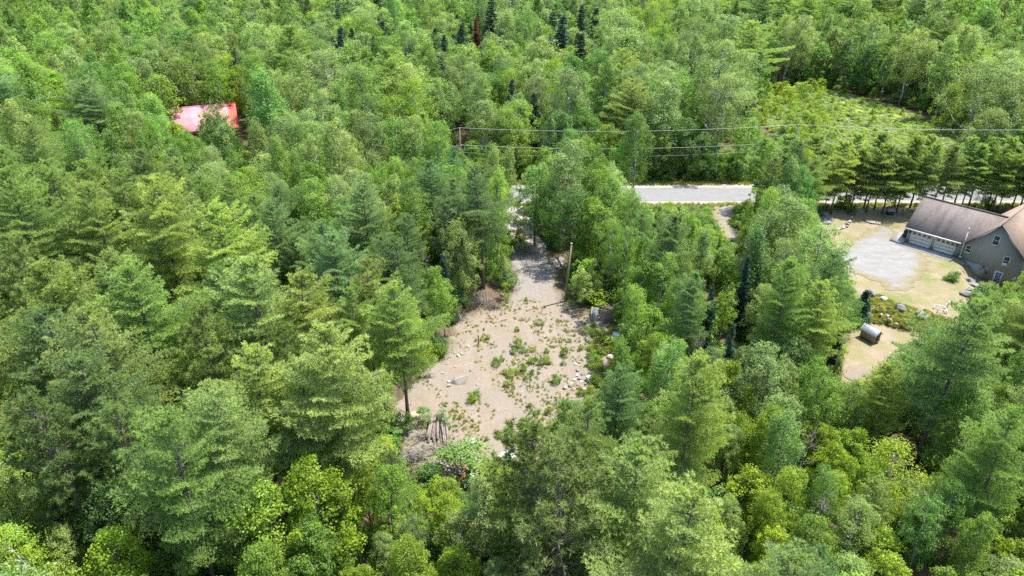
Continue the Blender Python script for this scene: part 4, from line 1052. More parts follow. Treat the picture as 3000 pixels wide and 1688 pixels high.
rocks_ranked('boulder', [(*C1(x, y), s, k) for x, y, s, k in [(1115, 612, 1.5, 'rock_grey'), (1050, 650, 1.0, 'rock_grey'), (1095, 470, .5, 'rock_white'), (1105, 745, .7, 'rock_grey')]], '{} grey boulder from the left on the bank beside the entry track', 'boulders on the bank beside the entry track', 'boulder')
rocks_ranked('boulder', [(*C1(x, y), s, k) for x, y, s, k in [(1610, 420, 1.3, 'rock_tan'), (1680, 400, 1.5, 'rock_grey'), (1640, 455, 1.1, 'rock_tan'), (1700, 445, .9, 'rock_grey')]], '{} boulder from the left of those under the trees right of the entry track', 'boulders under the trees right of the entry track', 'boulder')
rocks_ranked('boulder', [(*C4(x, y), s, k) for x, y, s, k in [(805, 350, 1.2, 'rock_grey'), (940, 415, 1.15, 'rock_white'), (1135, 520, 1.25, 'rock_grey'), (1380, 605, 1.6, 'rock_grey')]], '{} boulder from the left in the line along the lower lawn edge', 'boulders in a line along the lawn edge', 'boulder', sink=0.1)
rocks_ranked('rock', [(*C4(x, y), s, k) for x, y, s, k in [(990, 590, .6, 'rock_white'), (1015, 640, .7, 'rock_white'), (1092, 690, .6, 'rock_white'), (915, 572, .5, 'rock_white'), (1185, 575, .35, 'rock_white'), (1040, 458, .3, 'rock_white')]], '{} pale stone from the left among the weeds of the lawn bank', 'pale stones among the weeds of the lawn bank')
rocks_ranked('boulder', [(*C3(x, y), s, k) for x, y, s, k in [(1950, 1150, 1.5, 'rock_grey'), (1985, 1185, 1.3, 'rock_grey'), (1895, 1290, 1.5, 'rock_grey'), (1925, 1230, .9, 'rock_grey'), (1865, 935, .55, 'rock_grey')]], '{} grey boulder from the left on the slope below the gable wall', 'boulders on the slope below the gable wall', 'boulder')
rocks_ranked('rock', [(*C3(x, y), s, k) for x, y, s, k in [(572, 355, .8, 'rock_grey'), (600, 350, .6, 'rock_grey'), (580, 388, .7, 'rock_white'), (560, 415, .7, 'rock_grey'), (545, 448, .8, 'rock_white'), (522, 470, .65, 'rock_grey'), (505, 503, .75, 'rock_grey'), (472, 515, .8, 'rock_white'), (442, 525, .75, 'rock_grey'), (410, 528, .8, 'rock_white'), (380, 535, .7, 'rock_grey'), (355, 545, .5, 'rock_grey')]],
    '{} stone from the left in the curved stone row on the lawn', 'stones in the curved row on the lawn')
rocks_ranked('rock_ledge', [(*C3(x, y), s, k) for x, y, s, k in [(260, 440, 2.6, 'rock_grey'), (320, 395, 2.2, 'rock_grey'), (235, 350, 1.8, 'rock_grey')]], '{} flat grey ledge from the left beside the curved stone row', 'flat ledges beside the curved stone row', 'rock', sink=0.3, flat=0.3)
# big flat boulder
p = gt(*C2(705, 418)); fb = hull_mesh('flat_boulder_shape', 31, 13, 0.9); fb.materials.append(M['boulder'])
o = obj('flat_boulder', fb); o.scale = (3.5, 2.9, 1.5); o.rotation_euler = (R(5), R(-6), R(25)); o.location = (p[0], p[1], p[2] + 0.12)
tag(o, 'big flat-topped sandstone boulder in the left part of the clearing', 'boulder')

# stump, steel post
p = gt(1216, 1224)
t = empty('tree_stump', p); mb = MB(); mb.tube([(0, 0, -.1), (0, 0, .25), (0, 0, .42)], [0.62, 0.5, 0.47], 14); mb.build('stump_body', M['bark'], t)
mb = MB(); mb.tube([(0, 0, .42), (0, 0, .45)], [0.47, 0.465], 14); mb.build('cut_face', M['cut'], t)
tag(t, 'pale freshly cut stump above the log pile', 'stump')
p = gt(1402, 1012)
t = empty('steel_post', p); mb = MB(); mb.tube([(0, 0, -.1), (.01, 0, 1.15)], 0.055, 6); mb.build('post_shaft', M['black'], t)
mb = MB(); mb.tube([(0, 0, 1.15), (0, 0, 1.42)], [0.09, 0.07], 6); mb.build('post_cap', M['pole'], t)
mb = MB(); mb.tube([(0, 0, .15), (-0.45, -.25, -.02)], 0.03, 5); mb.build('brace', M['black'], t)
tag(t, 'short dark steel post standing alone in the clearing', 'post')

# log pile below the clearing
def log(a, b, r, m, name, label, group, cat='log'):
    a, b = Vector(a), Vector(b); L = (b - a).length
    t = empty(name, a.lerp(b, .5)); t.rotation_euler = (b - a).to_track_quat('Z', 'Y').to_euler()
    mb = MB(); w = RR.uniform(-.03, .03) * L
    mb.tube([(0, 0, -L / 2), (w, w * .5, -L / 6), (w, 0, L / 6), (0, 0, L / 2)], [r * 1.08, r, r * .95, r * .85], 7)
    mb.build('log_shaft', m, t, smooth=False)
    mb = MB(); mb.tube([(0, 0, L / 2), (0, 0, L / 2 + .015)], r * .8, 7); mb.build('cut_end', M['cut'] if RR.random() < .4 else M['dead_wood'], t)
    return tag(t, label, cat, group)
L0 = []
for i in range(26):
    u = i / 25
    px0 = 1262 + 48 * u + RR.uniform(-4, 4); px1 = 1252 + 62 * u + RR.uniform(-16, 16)
    lay = RR.choice([0, 0, 1, 1, 2]) * (1 - abs(2 * u - 1) * 0.6)
    a = at(px0, 1232 + RR.uniform(-8, 16)); b = at(px1, 1308 + RR.uniform(-26, 10))
    L0.append((px0 + px1, a, b, lay))
L0.sort(key=lambda a: a[0])
for i, (_, a, b, lay) in enumerate(L0):
    r = RR.uniform(.07, .15); z = 0.14 + lay * 0.24
    log((a[0], a[1], z + 0.25), (b[0], b[1], z), r, M['log'] if RR.random() < .75 else M['dead_wood'], 'log', f'{ORD[i]} log from the left in the log pile below the clearing', 'logs in the pile below the clearing')
L0 = []
for i in range(28):
    u = i / 27; py = 895 + 62 * u
    a = at(1748 + 12 * u + RR.uniform(-6, 6), py + RR.uniform(-4, 4) - 8); b = at(1824 + RR.uniform(-8, 12), py + RR.uniform(-3, 6) + 4 - u * 6)
    L0.append((py, a, b))
for i, (_, a, b) in enumerate(L0):
    z = 0.15 + RR.uniform(0, .7) * math.sin(i / 27 * 3.1)
    log((a[0], a[1], z + RR.uniform(0, .25)), (b[0], b[1], z), RR.uniform(.04, .085), M['dark_pole'] if RR.random() < .6 else M['log'], 'pole_log', f'{ORD[i]} dark pole from the back in the woodpile right of the clearing', 'poles in the woodpile right of the clearing', 'log')
a, b = at(1193, 1448), at(1213, 1503)
log((a[0], a[1], .3), (b[0], b[1], .15), .17, M['dead_wood'], 'fallen_log', 'weathered fallen log above the small dirt patch', None)

def brush(name, px, py, w, h, n, label, m='dead_wood', seed=1):
    rnd = random.Random(seed); p = gt(px, py); mb = MB()
    for _ in range(n):
        a = rnd.uniform(0, 6.28); r0 = rnd.uniform(0, .5) * w; L = rnd.uniform(.5, 1.5) * w * .55; b = rnd.uniform(0, 6.28)
        s = Vector((math.cos(a) * r0, math.sin(a) * r0 * .7, rnd.uniform(0, .5) * h)); d = Vector((math.cos(b), math.sin(b) * .7, rnd.uniform(-.15, .75))).normalized() * L
        mb.tube([s, s + d * .5 + Vector((0, 0, rnd.uniform(-.1, .15))), s + d], [rnd.uniform(.02, .05), .025, .008], 3, cap=False)
    o = mb.build(name, M[m]); o.location = p
    return tag(o, label, 'brush pile')
brush('brush_pile', 1538, 742, 3.2, 1.2, 95, 'grey heap of cut brush at the top of the entry track', 'dead_wood', 1)
brush('brush_pile', 1415, 892, 2.6, .9, 80, 'tangle of bare roots on the bank left of the entry track', 'dead_wood', 2)
brush('brush_pile', 1450, 905, 1.8, .6, 45, 'small root tangle at the foot of the bank', 'dark_pole', 3)
brush('brush_pile', 1335, 940, 1.7, .8, 55, 'root tangle at the left rim of the sandy bank', 'dead_wood', 4)
brush('brush_pile', 1205, 1345, 2.6, 1.0, 90, 'heap of grey branches below left of the log pile', 'dead_wood', 5)
brush('brush_pile', 1280, 1385, 2.2, .6, 55, 'bleached branches strewn below the log pile', 'dead_wood', 6)
brush('brush_pile', 1300, 1322, 2.4, .8, 75, 'loose grey sticks at the foot of the log pile', 'dead_wood', 11)
brush('brush_pile', 1240, 1285, 1.6, .9, 50, 'jumble of bare branches left of the log pile', 'log', 12)
brush('brush_pile', 1248, 1105, 1.4, .7, 40, 'small pile of grey sticks left of the flat boulder', 'dead_wood', 8)
brush('brush_pile', 1690, 930, 1.8, .5, 45, 'dark twig heap in the shade left of the woodpile', 'dark_pole', 9)

# dead snag
p = gt(990, 1300)
t = empty('dead_snag', p); mb = MB(); mb.tube([(0, 0, -.2), (.1, 0, 2.5), (-.05, .1, 5), (.1, 0, 8.5)], [.2, .17, .12, .04], 7); mb.build('trunk', M['dead_wood'], t)
for k in range(9):
    mb = MB(); a = RR.uniform(0, 6.28); z = 2 + k * .65; L = RR.uniform(.7, 1.8); mb.tube([(0, 0, z), (math.cos(a) * L * .6, math.sin(a) * L * .6, z + .1), (math.cos(a) * L, math.sin(a) * L, z + RR.uniform(0, .6))], [.045, .03, .01], 4); mb.build('branch', M['dead_wood'], t)
tag(t, 'bleached grey dead snag among the lower left pines', 'snag')

# scrap near the bottom of the clearing
def crumple(name, px, py, w, d, seed, m, label, cat, amp=.18):
    rng = np.random.default_rng(seed); n = 11; p = gt(px, py)
    X, Y = np.meshgrid(np.linspace(-w / 2, w / 2, n), np.linspace(-d / 2, d / 2, n)); Z = rng.uniform(0, amp, X.shape) + .1 + amp * np.sin(X * 3) * np.cos(Y * 2.5)
    X = X + rng.normal(size=X.shape) * .05; Y = Y + rng.normal(size=Y.shape) * .05
    i = np.arange(n * n).reshape(n, n); q = np.stack([i[:-1, :-1], i[:-1, 1:], i[1:, 1:], i[1:, :-1]], -1).reshape(-1, 4)
    o = obj(name, np_mesh(name, np.stack([X, Y, Z], -1).reshape(-1, 3), [q]), None, m); o.location = p; o.rotation_euler.z = .5
    sm = o.modifiers.new('thickness', 'SOLIDIFY'); sm.thickness = .02
    return tag(o, label, cat)
crumple('plastic_sheet', 1478, 1343, 1.7, 1.1, 5, M['tarp'], 'crumpled silver plastic sheet at the bottom of the clearing', 'plastic sheet', .22)
p = gt(1374, 1418)
t = empty('scrap_panel', (p[0], p[1], p[2] + .45), R(-38)); mb = MB(); mb.box((-.27, -.6, 0), (.27, .6, .06), Matrix.Rotation(R(14), 4, 'X')); mb.build('panel_sheet', M['white'], t)
mb = MB(); mb.box((-.29, -.62, -.03), (.29, -.56, .09), Matrix.Rotation(R(14), 4, 'X')); mb.build('rim', M['metal'], t)
for yy in (-.1, .15):
    mb = MB(); mb.tube([(0.0, yy, .0), (0, yy, .09 + yy * .25)], .04, 6); mb.build('knob', M['black'], t)
for sx in (-.22, .22):
    mb = MB(); mb.tube([(sx, .3, .05), (sx, .35, -.5)], .025, 5); mb.build('support', M['metal'], t)
tag(t, 'white metal scrap panel lying in the bushes below the clearing', 'panel')
crumple('red_scrap', 1350, 1402, .8, .6, 8, M['red_plastic'], 'rust-red scrap beside the white scrap panel', 'scrap', .25)
p = gt(1381, 1303)
t = empty('metal_rack', (p[0], p[1], p[2] + .35), .5)
for k in range(5):
    mb = MB(); mb.box((-.5, -.32 + k * .15, 0), (.5, -.24 + k * .15, .03)); mb.build('bar', M['metal'], t)
for sx in (-.45, .45):
    mb = MB(); mb.box((sx - .03, -.33, -.45), (sx + .03, .37, -.005)); mb.build('side_plate', M['metal'], t)
tag(t, 'grey slatted metal rack in bushes right of the log pile', 'rack')

# things beside the woodpile
p = gt(1741, 945)
t = empty('leaning_sheet', p, R(-10)); Mx = Matrix.Rotation(R(-66), 4, 'X')
mb = MB(); mb.box((-.4, 0, 0), (.4, .05, 2.3), Mx); mb.build('sheet_face', M['dark_sheet'], t)
mb = MB(); mb.box((-.5, -.02, 0), (-.403, .07, 2.3), Mx); mb.build('edge_board', M['old_board'], t)
mb = MB(); mb.tube([(0, 1.75, -.1), (0, 1.7, .62)], .05, 5); mb.build('support', M['old_board'], t)
tag(t, 'grey sheet with a pale edge board leaning beside the woodpile', 'sheet')
p = gt(1762, 968)
t = empty('wooden_pallet', (p[0], p[1], p[2] + .06), R(8))
for k in range(7):
    mb = MB(); mb.box((-.6 + k * .18, -.5, .1), (-.6 + k * .18 + .12, .5, .125)); mb.build('slat', M['dead_wood'], t)
for yy in (-.45, 0, .45):
    mb = MB(); mb.box((-.6, yy - .04, 0), (.6, yy + .04, .098)); mb.build('runner', M['dead_wood'], t)
tag(t, 'small grey wooden pallet in front of the woodpile', 'pallet')
p = gt(1803, 1012)
t = empty('storage_box', p, R(-14)); mb = MB(); mb.box((-.4, 0, .05), (.55, .75, 1.25)); mb.build('body', M['white'], t)
mb = MB(); mb.box((-.44, -.03, 1.252), (.59, .8, 1.32)); mb.build('lid', M['metal'], t)
mb = MB(); mb.box((-.05, -.04, .95), (.2, -.002, 1.0)); mb.build('handle', M['metal'], t)
tag(t, 'white storage box with grey lid half hidden by a maple', 'box')

# lone pole
p = gt(1657, 884)
t = empty('wooden_pole', p); mb = MB(); mb.tube([(0, 0, -.4), (.12, 0, 4), (.42, .05, 8.0)], [.165, .15, .125], 10); mb.build('shaft', M['pole'], t, smooth=True)
mb = MB(); mb.tube([(.42, .05, 8.0), (.423, .05, 8.1)], [.155, .15], 10); mb.build('pole_cap', M['dead_wood'], t)
tag(t, 'tall bare wooden pole standing at the right edge of the clearing', 'pole')

# power line along the road
PX = [(-24.0, 119.4), (-8.9, 118.9), (49.3, 121.0), (112.0, 120.5)]
PL = ['wooden power pole hidden among trees left of the wire pole', 'wooden power pole with two wires above the entry track', 'wooden power pole at the left end of the field', 'wooden power pole behind the house']
for i, (x, y) in enumerate(PX):
    if i == 3: continue
    t = empty('power_pole', (x, y, 0)); mb = MB(); mb.tube([(0, 0, -.3), (0, 0, 10.6)], [.17, .12], 9); mb.build('shaft', M['bark'], t)
    mb = MB(); mb.tube([(0, 0, 10.6), (0, 0, 10.85)], [.05, .07], 6); mb.build('insulator', M['white'], t)
    mb = MB(); mb.box((-.35, -.05, 7.75), (.35, .05, 7.83)); mb.build('bracket', M['metal'], t)
    tag(t, PL[i], 'power pole', 'power poles along the road')
def wire(a, b, sag, r, label):
    a, b = Vector(a), Vector(b); mb = MB(); n = 24
    mb.tube([a.lerp(b, k / n) - Vector((0, 0, sag * 4 * (k / n) * (1 - k / n))) for k in range(n + 1)], r, 5, cap=False)
    tag(mb.build('power_line', M['wire']), label, 'power line', 'wires along the road')
for i, w in enumerate(('left of the power pole, going into the trees', 'above the entry track and the road gap', 'right of the field, behind the roadside pines')):
    (x0, y0), (x1, y1) = PX[i], PX[i + 1]
    wire((x0, y0, 10.85), (x1, y1, 10.85), .9, .026, f'upper pale wire {w}')
    wire((x0, y0 - .1, 7.9), (x1, y1 - .1, 7.9), 1.0, .026, f'lower pale wire {w}')
wire((-8.9, 118.8, 6.6), (49.3, 120.9, 6.6), 1.1, .014, 'thin lowest cable between the two power poles')

# ------------------------------------------------------------------ house
def siding(name, c1, c2, pitch=0.11):
    m, nt, out = mat(name)
    co = coords(nt)
    sx = nd(nt, 'ShaderNodeSeparateXYZ'); nt.links.new(co, sx.inputs[0])
    dv = nd(nt, 'ShaderNodeMath', operation='DIVIDE', i_1=pitch); nt.links.new(sx.outputs[2], dv.inputs[0])
    fr = nd(nt, 'ShaderNodeMath', operation='FRACT'); nt.links.new(dv.outputs[0], fr.inputs[0])
    col = mixc(nt, ramp(nt, noise(nt, 1.2, 4, .6, co), [(.35, 0.0), (.65, 1.0)]), c1, c2)
    p = nd(nt, 'ShaderNodeBsdfPrincipled', i_Roughness=.75); p.inputs['Specular IOR Level'].default_value = .2
    nt.links.new(col, p.inputs['Base Color']); nt.links.new(bumped(nt, fr.outputs[0], .12, .01), p.inputs['Normal'])
    nt.links.new(p.outputs[0], out.inputs[0])
    return m
def shingles(name, c1, c2, c3):
    m, nt, out = mat(name)
    co = coords(nt)
    br = nd(nt, 'ShaderNodeTexBrick', i_Scale=1.0); br.inputs['Brick Width'].default_value = .3; br.inputs['Row Height'].default_value = .13; br.inputs['Mortar Size'].default_value = .012
    br.inputs['Color1'].default_value = (.75, .75, .75, 1); br.inputs['Color2'].default_value = (1.1, 1.1, 1.1, 1); br.inputs['Mortar'].default_value = (.55, .55, .55, 1); nt.links.new(co, br.inputs['Vector'])
    col = mixc(nt, ramp(nt, noise(nt, 6, 4, .7, co), [(.35, 0.0), (.65, 1.0)]), c1, c2)
    mp = nd(nt, 'ShaderNodeMapping'); mp.inputs['Scale'].default_value = (.55, .12, .12); nt.links.new(co, mp.inputs[0])
    col = mixc(nt, ramp(nt, noise(nt, 1.6, 4, .6, mp.outputs[0]), [(.45, 0.0), (.68, .8)]), col, c3)
    col = mixc(nt, .6, col, br.outputs[0], 'MULTIPLY')
    p = nd(nt, 'ShaderNodeBsdfPrincipled', i_Roughness=.92); p.inputs['Specular IOR Level'].default_value = .15
    nt.links.new(col, p.inputs['Base Color']); nt.links.new(bumped(nt, noise(nt, 20, 2, .6, co), .3, .03), p.inputs['Normal']); nt.links.new(p.outputs[0], out.inputs[0])
    return m
M['siding'] = siding('taupe_siding', (0.285, 0.262, 0.222), (0.3, 0.277, 0.237))
M['shingle_a'] = shingles('brown_grey_shingles', (0.15, 0.128, 0.118), (0.19, 0.165, 0.155), (0.1, 0.086, 0.08))
M['shingle_b'] = shingles('tan_shingles', (0.235, 0.18, 0.145), (0.28, 0.215, 0.178), (0.2, 0.15, 0.12))
M['gdoor'] = surf('cream_garage_door', (0.72, 0.7, 0.62), (0.75, 0.73, 0.66), 2, .6, .04, .3)
H = empty('house', tuple(HOUSE_O), HOUSE_A)
tag(H, 'taupe house with brown shingle roofs and two garage doors', 'house')
# main gable block
mb = MB(); mb.plate([(0, 0, -2.4), (7.0, 0, -2.4), (7.0, 0, 2.85), (3.5, 0, 6.35), (0, 0, 2.85)], (0, 12.4, 0)); mb.build('wall', M['siding'], H)
mb = MB(); mb.box((-7.7, .12, -.3), (-.01, 8.4, 2.45)); mb.plate([(-7.7, .12, 2.45), (-7.7, 8.4, 2.45), (-7.7, 4.26, 5.9)], (7.6, 0, 0)); mb.build('garage_wall', M['siding'], H)
mb = MB(); mb.box((-.02, -.05, -2.6), (3.2, -.003, 0.0)); mb.build('foundation', M['concrete'], H)
sl = 4.0 / 3.95
def roofplate(name, pts, m, off=(0, 0, -.13)):
    mb = MB(); mb.plate(pts, off); return mb.build(name, m, H)
r1 = roofplate('roof_slope', [(-.45, -.4, 2.5), (3.5, -.4, 6.55), (3.5, 12.8, 6.55), (-.45, 12.8, 2.5)], M['shingle_b'])
r2 = roofplate('roof_slope', [(7.45, -.4, 2.5), (7.45, 12.8, 2.5), (3.505, 12.8, 6.55), (3.505, -.4, 6.55)], M['shingle_b'])
r3 = roofplate('garage_roof', [(-8.1, -.3, 2.42), (-.37, -.3, 2.42), (3.1, 4.26, 6.1), (-8.1, 4.26, 6.1)], M['shingle_a'])
r4 = roofplate('garage_roof', [(-8.1, 4.265, 6.1), (3.1, 4.265, 6.1), (-.37, 8.8, 2.42), (-8.1, 8.8, 2.42)], M['shingle_a'])
mb = MB(); mb.tube([(-8.12, 4.26, 6.13), (3.1, 4.26, 6.13)], .09, 5); mb.build('ridge_cap', M['shingle_a'], r3)
mb = MB(); mb.tube([(3.5, -.41, 6.57), (3.5, 12.8, 6.57)], .09, 5); mb.build('ridge_cap', M['shingle_b'], r1)
for nm, pts in (('rake_board', [(-.47, -.44, 2.32), (-.47, -.44, 2.5), (3.5, -.44, 6.56), (3.5, -.44, 6.38)]), ('rake_board', [(7.47, -.44, 2.32), (7.47, -.44, 2.5), (3.5, -.44, 6.56), (3.5, -.44, 6.38)])):
    mb = MB(); mb.plate(pts, (0, .035, 0)); mb.build(nm, M['siding'] if False else M['concrete'], H)
mb = MB(); mb.box((-8.12, -.42, 2.26), (-.5, -.303, 2.42)); mb.build('gutter', M['gdoor'], H)
# garage doors
for x0, x1 in ((-7.05, -4.36), (-3.75, -1.22)):
    g = empty('garage_door', (x0, .1, 0)); g.parent = H
    w = x1 - x0
    for k in range(4):
        mb = MB(); mb.box((0, -.03 - .004 * (k % 2), .02 + k * .51), (w, .0, .52 + k * .51)); mb.build('door_section', M['gdoor'], g)
    for k in range(4):
        for j in range(3):
            mb = MB(); cx = w * (k + .5) / 4; mb.box((cx - w * .095, -.045, .1 + j * .51), (cx + w * .095, -.036, .44 + j * .51)); mb.build('raised_panel', M['gdoor'], g)
    for k in range(4):
        cx = w * (k + .5) / 4; mb = MB()
        arc = [(cx + .24 * math.cos(a), -.05, 1.68 + .26 * math.sin(a)) for a in [math.pi * q / 8 for q in range(9)]]
        mb.plate(arc, (0, .013, 0)); mb.build('fan_window', M['glass'], g)
    mb = MB(); mb.box((-.12, -.02, 0), (-.005, .02, 2.17)); mb.box((w + .005, -.02, 0), (w + .12, .02, 2.17)); mb.box((-.12, -.025, 2.075), (w + .12, .02, 2.2)); mb.build('door_frame', M['gdoor'], g)
def window(x0, x1, z0, z1, y=-.01):
    g = empty('window', (x0, y, z0)); g.parent = H; w, h = x1 - x0, z1 - z0
    mb = MB(); mb.box((0, -.05, 0), (.1, 0, h)); mb.box((w - .1, -.05, 0), (w, 0, h)); mb.box((.1, -.049, h - .1), (w - .1, 0, h)); mb.box((.1, -.049, 0), (w - .1, 0, .1)); mb.box((.1, -.048, h / 2 - .035), (w - .1, 0, h / 2 + .035)); mb.build('frame', M['white'], g)
    mb = MB(); mb.box((.1, -.02, .1), (w - .1, -.005, h / 2 - .035)); mb.build('pane', M['glass'], g)
    mb = MB(); mb.box((.1, -.025, h / 2 + .035), (w - .1, -.005, h - .1)); mb.build('pane', M['glass'], g)
    mb = MB(); mb.box((-.06, -.09, -.07), (w + .06, -.002, -.004)); mb.build('sill', M['white'], g)
    return g
window(2.94, 3.76, 3.32, 4.78); window(4.84, 5.66, .94, 2.3); window(.14, .88, 1.24, 2.34)
mb = MB(); mb.box((4.97, -.35, .95), (5.53, -.065, 1.35)); mb.build('air_conditioner', M['white'], H)
g = empty('door', (4.42, -.01, -1.98)); g.parent = H
mb = MB(); mb.box((0, -.06, 0), (1.02, 0, 1.86)); mb.build('door_slab', M['white'], g)
for i in range(3):
    for j in range(5):
        mb = MB(); mb.box((.2 + i * .22, -.072, .35 + j * .28), (.38 + i * .22, -.062, .58 + j * .28)); mb.build('pane', M['glass'], g)
mb = MB(); mb.box((.9, -.12, .85), (.95, -.062, .95)); mb.build('handle', M['black'], g)
mb = MB(); mb.tube([(-.16, -.22, .35), (-.16, -.22, 4.25)], .075, 8); mb.build('vent_pipe', M['white'], H)
mb = MB(); mb.tube([(-.16, -.22, 4.25), (-.16, -.22, 4.55), (-.16, -.22, 4.8)], [.05, .09, .1], 8); mb.build('pipe_cap', M['metal'], H)
mb = MB(); mb.box((-.3, -.35, .3), (.1, -.06, .5)); mb.build('pipe_elbow', M['metal'], H)
for x, z in ((-7.38, 1.7), (-1.0, 1.7), (3.0, -.25)):
    mb = MB(); mb.box((x - .07, -.12, z), (x + .07, .1 if x < 0 else -.003, z + .28)); mb.build('wall_lamp', M['black'], H)
mb = MB(); mb.tube([(2.56, -.003, .52), (2.56, -.1, .5)], .1, 8); mb.build('vent_hood', M['white'], H)
mb = MB(); mb.box((3.24, -.12, -.2), (3.62, -.003, -.12)); mb.build('ledge', M['white'], H)
mb = MB(); mb.box((3.42, -.12, -1.0), (3.62, -.003, -.68)); mb.build('meter_box', M['black'], H)
mb = MB(); mb.box((-8.3, -1.75, -.3), (-.65, .1, .13)); mb.build('concrete_apron', M['concrete'], H)
mb = MB(); mb.box((-9.4, -1.15, -.3), (-7.72, 4.6, .42)); mb.build('side_slab', M['concrete'], H)
def wp(x, y, z=0): return (HOUSE_O[0] + HU[0] * x + HV[0] * y, HOUSE_O[1] + HU[1] * x + HV[1] * y, z)
for i, (x, y) in enumerate([(-8.15, 1.0), (-8.25, 1.9)]):
    t = empty('waste_bin', wp(x, y, .425), HOUSE_A); mb = MB(); mb.plate([(-.25, -.28, 0), (.25, -.28, 0), (.25, .28, 0), (-.25, .28, 0)], (0, 0, .95)); mb.build('bin_body', M['dark_green'], t)
    mb = MB(); mb.box((-.29, -.32, .955), (.29, .32, 1.05)); mb.build('lid', M['dark_green'], t)
    tag(t, ['dark green waste bin beside the garage, nearer to its corner', 'dark green waste bin beside the garage, farther back'][i], 'waste bin', 'waste bins beside the garage')

# ------------------------------------------------------------------ yard things
p = gt(*C4(775, 855))
t = empty('chicken_coop', p, R(-62))
# local x along the ridge towards the gable front
mb = MB()
mb.plate([(-.95, -.5, .2), (-.95, .5, .2), (-.95, .5, 1.2), (-.95, 0, 1.62), (-.95, -.5, 1.2)], (1.9, 0, 0)); mb.build('wall', M['old_board'], t)
mb = MB(); mb.plate([(-1.1, -.72, 1.05), (1.12, -.72, 1.05), (1.12, 0, 1.72), (-1.1, 0, 1.72)], (0, 0, .06)); mb.build('roof_sheet', M['coop_tin'], t)
mb = MB(); mb.plate([(-1.1, .72, 1.05), (-1.1, .003, 1.72), (1.12, .003, 1.72), (1.12, .72, 1.05)], (0, 0, .06)); mb.build('roof_sheet', M['coop_tin'], t)
mb = MB(); mb.box((.952, -.22, .55), (.975, .22, 1.12)); mb.build('dark_opening_plate', M['black'], t)  # black plate on the wall, shade of a doorway put into its colour
for sx in (-.85, .85):
    for sy in (-.43, .43):
        mb = MB(); mb.box((sx - .05, sy - .05, -.05), (sx + .05, sy + .05, .2)); mb.build('leg', M['old_board'], t)
mb = MB(); mb.box((.98, -.4, .42), (1.08, .4, .47)); mb.build('perch', M['pole'], t)
tag(t, 'small wooden coop with grey metal gable roof on the lower lawn', 'coop')
p = gt(*C3(1010, 352))
t = empty('well_house', p, R(-8)); mb = MB(); mb.box((-.5, -.45, 0), (.5, .45, .75)); mb.build('box', M['black'], t)
mb = MB(); mb.plate([(-.65, -.62, .72), (.65, -.62, .72), (.6, .1, 1.25), (-.6, .1, 1.25)], (0, 0, .06)); mb.build('roof_board', M['old_board'], t)
mb = MB(); mb.plate([(-.65, .65, .72), (-.6, .103, 1.25), (.6, .103, 1.25), (.65, .65, .72)], (0, 0, .06)); mb.build('roof_board', M['old_board'], t)
tag(t, 'small well house with weathered roof left of the garage', 'well house')
rocks_ranked('rock', [(*C3(x, y), .4, 'rock_grey') for x, y in [(935, 345), (955, 352), (1060, 355), (1105, 352), (1135, 356)]], '{} small stone from the left around the well house', 'stones around the well house')
pts_ = [at(*C3(x, y), .1) for x, y in [(735, 440), (910, 470), (917, 438), (742, 408)]]
mb = MB(); mb.plate([Vector(q) for q in pts_], (0, 0, .09)); o = mb.build('plywood_sheet', M['plywood']); tag(o, 'pale plywood sheet lying flat on the lawn left of the garage', 'board')
p = gt(*C4(1600, 540))
t = empty('wooden_frame', p, R(-20))
for nm, a, b in [('rail', (-.6, .9, .55), (.5, .9, .5)), ('rail', (.5, .9, .5), (.65, -.15, .5)), ('rail', (-.35, -.1, .5), (.65, -.15, .45)), ('post', (-.6, .9, .55), (-.7, .5, 0)), ('post', (.65, -.15, .5), (.6, -.25, 0)), ('post', (.5, .9, .5), (1.0, 1.6, .9)), ('post', (1.0, 1.6, .9), (1.0, 1.65, 0)), ('post', (-.35, -.1, .5), (-.35, -.1, 0))]:
    mb = MB(); mb.tube([a, b], .06, 4); mb.build(nm, M['white'], t)
t.name = 'timber_sawhorse'; tag(t, 'pale timber frame standing on the lawn below the gable wall', 'sawhorse')

# red-roofed cabin in the left woods
A_, B_ = at(482, 322, 6.6), at(686, 300, 6.6)
ca = math.atan2(B_[1] - A_[1], B_[0] - A_[0]) * .72; mid_ = (A_ + B_) / 2; Lr = float(np.hypot(*(B_ - A_)[:2])) + .3
m, nt, out = mat('faded_sheen_red_roof'); co = coords(nt)
wv = nd(nt, 'ShaderNodeTexWave', i_Scale=1.7, i_Distortion=0.0); nt.links.new(co, wv.inputs['Vector'])
col = mixc(nt, ramp(nt, noise(nt, .6, 4, .6, co), [(.35, 0.0), (.65, 1.0)]), (.60, .27, .31), (.52, .17, .2))  # fade patches, with the sky's sheen put into the pink
sx = nd(nt, 'ShaderNodeSeparateXYZ'); nt.links.new(co, sx.inputs[0])
mr = nd(nt, 'ShaderNodeMapRange', i_1=5.3, i_2=5.8); nt.links.new(sx.outputs[0], mr.inputs[0])
col = mixc(nt, mr.outputs[0], col, (.5, .07, .06))                       # redder at the right end
pb = nd(nt, 'ShaderNodeBsdfPrincipled', i_Roughness=.55); pb.inputs['Specular IOR Level'].default_value = .4
nt.links.new(col, pb.inputs['Base Color']); nt.links.new(bumped(nt, wv.outputs[1], .25, .05), pb.inputs['Normal']); nt.links.new(pb.outputs[0], out.inputs[0]); M['red_roof'] = m
t = empty('cabin', (mid_[0], mid_[1], 0), ca)
h2 = Lr / 2
mb = MB(); mb.plate([(-h2 + .4, -5.6, 0), (-h2 + .4, 5.6, 0), (-h2 + .4, 5.6, 3.2), (-h2 + .4, 0, 6.3), (-h2 + .4, -5.6, 3.2)], (Lr - .8, 0, 0)); mb.build('wall', M['dark_pole'], t)
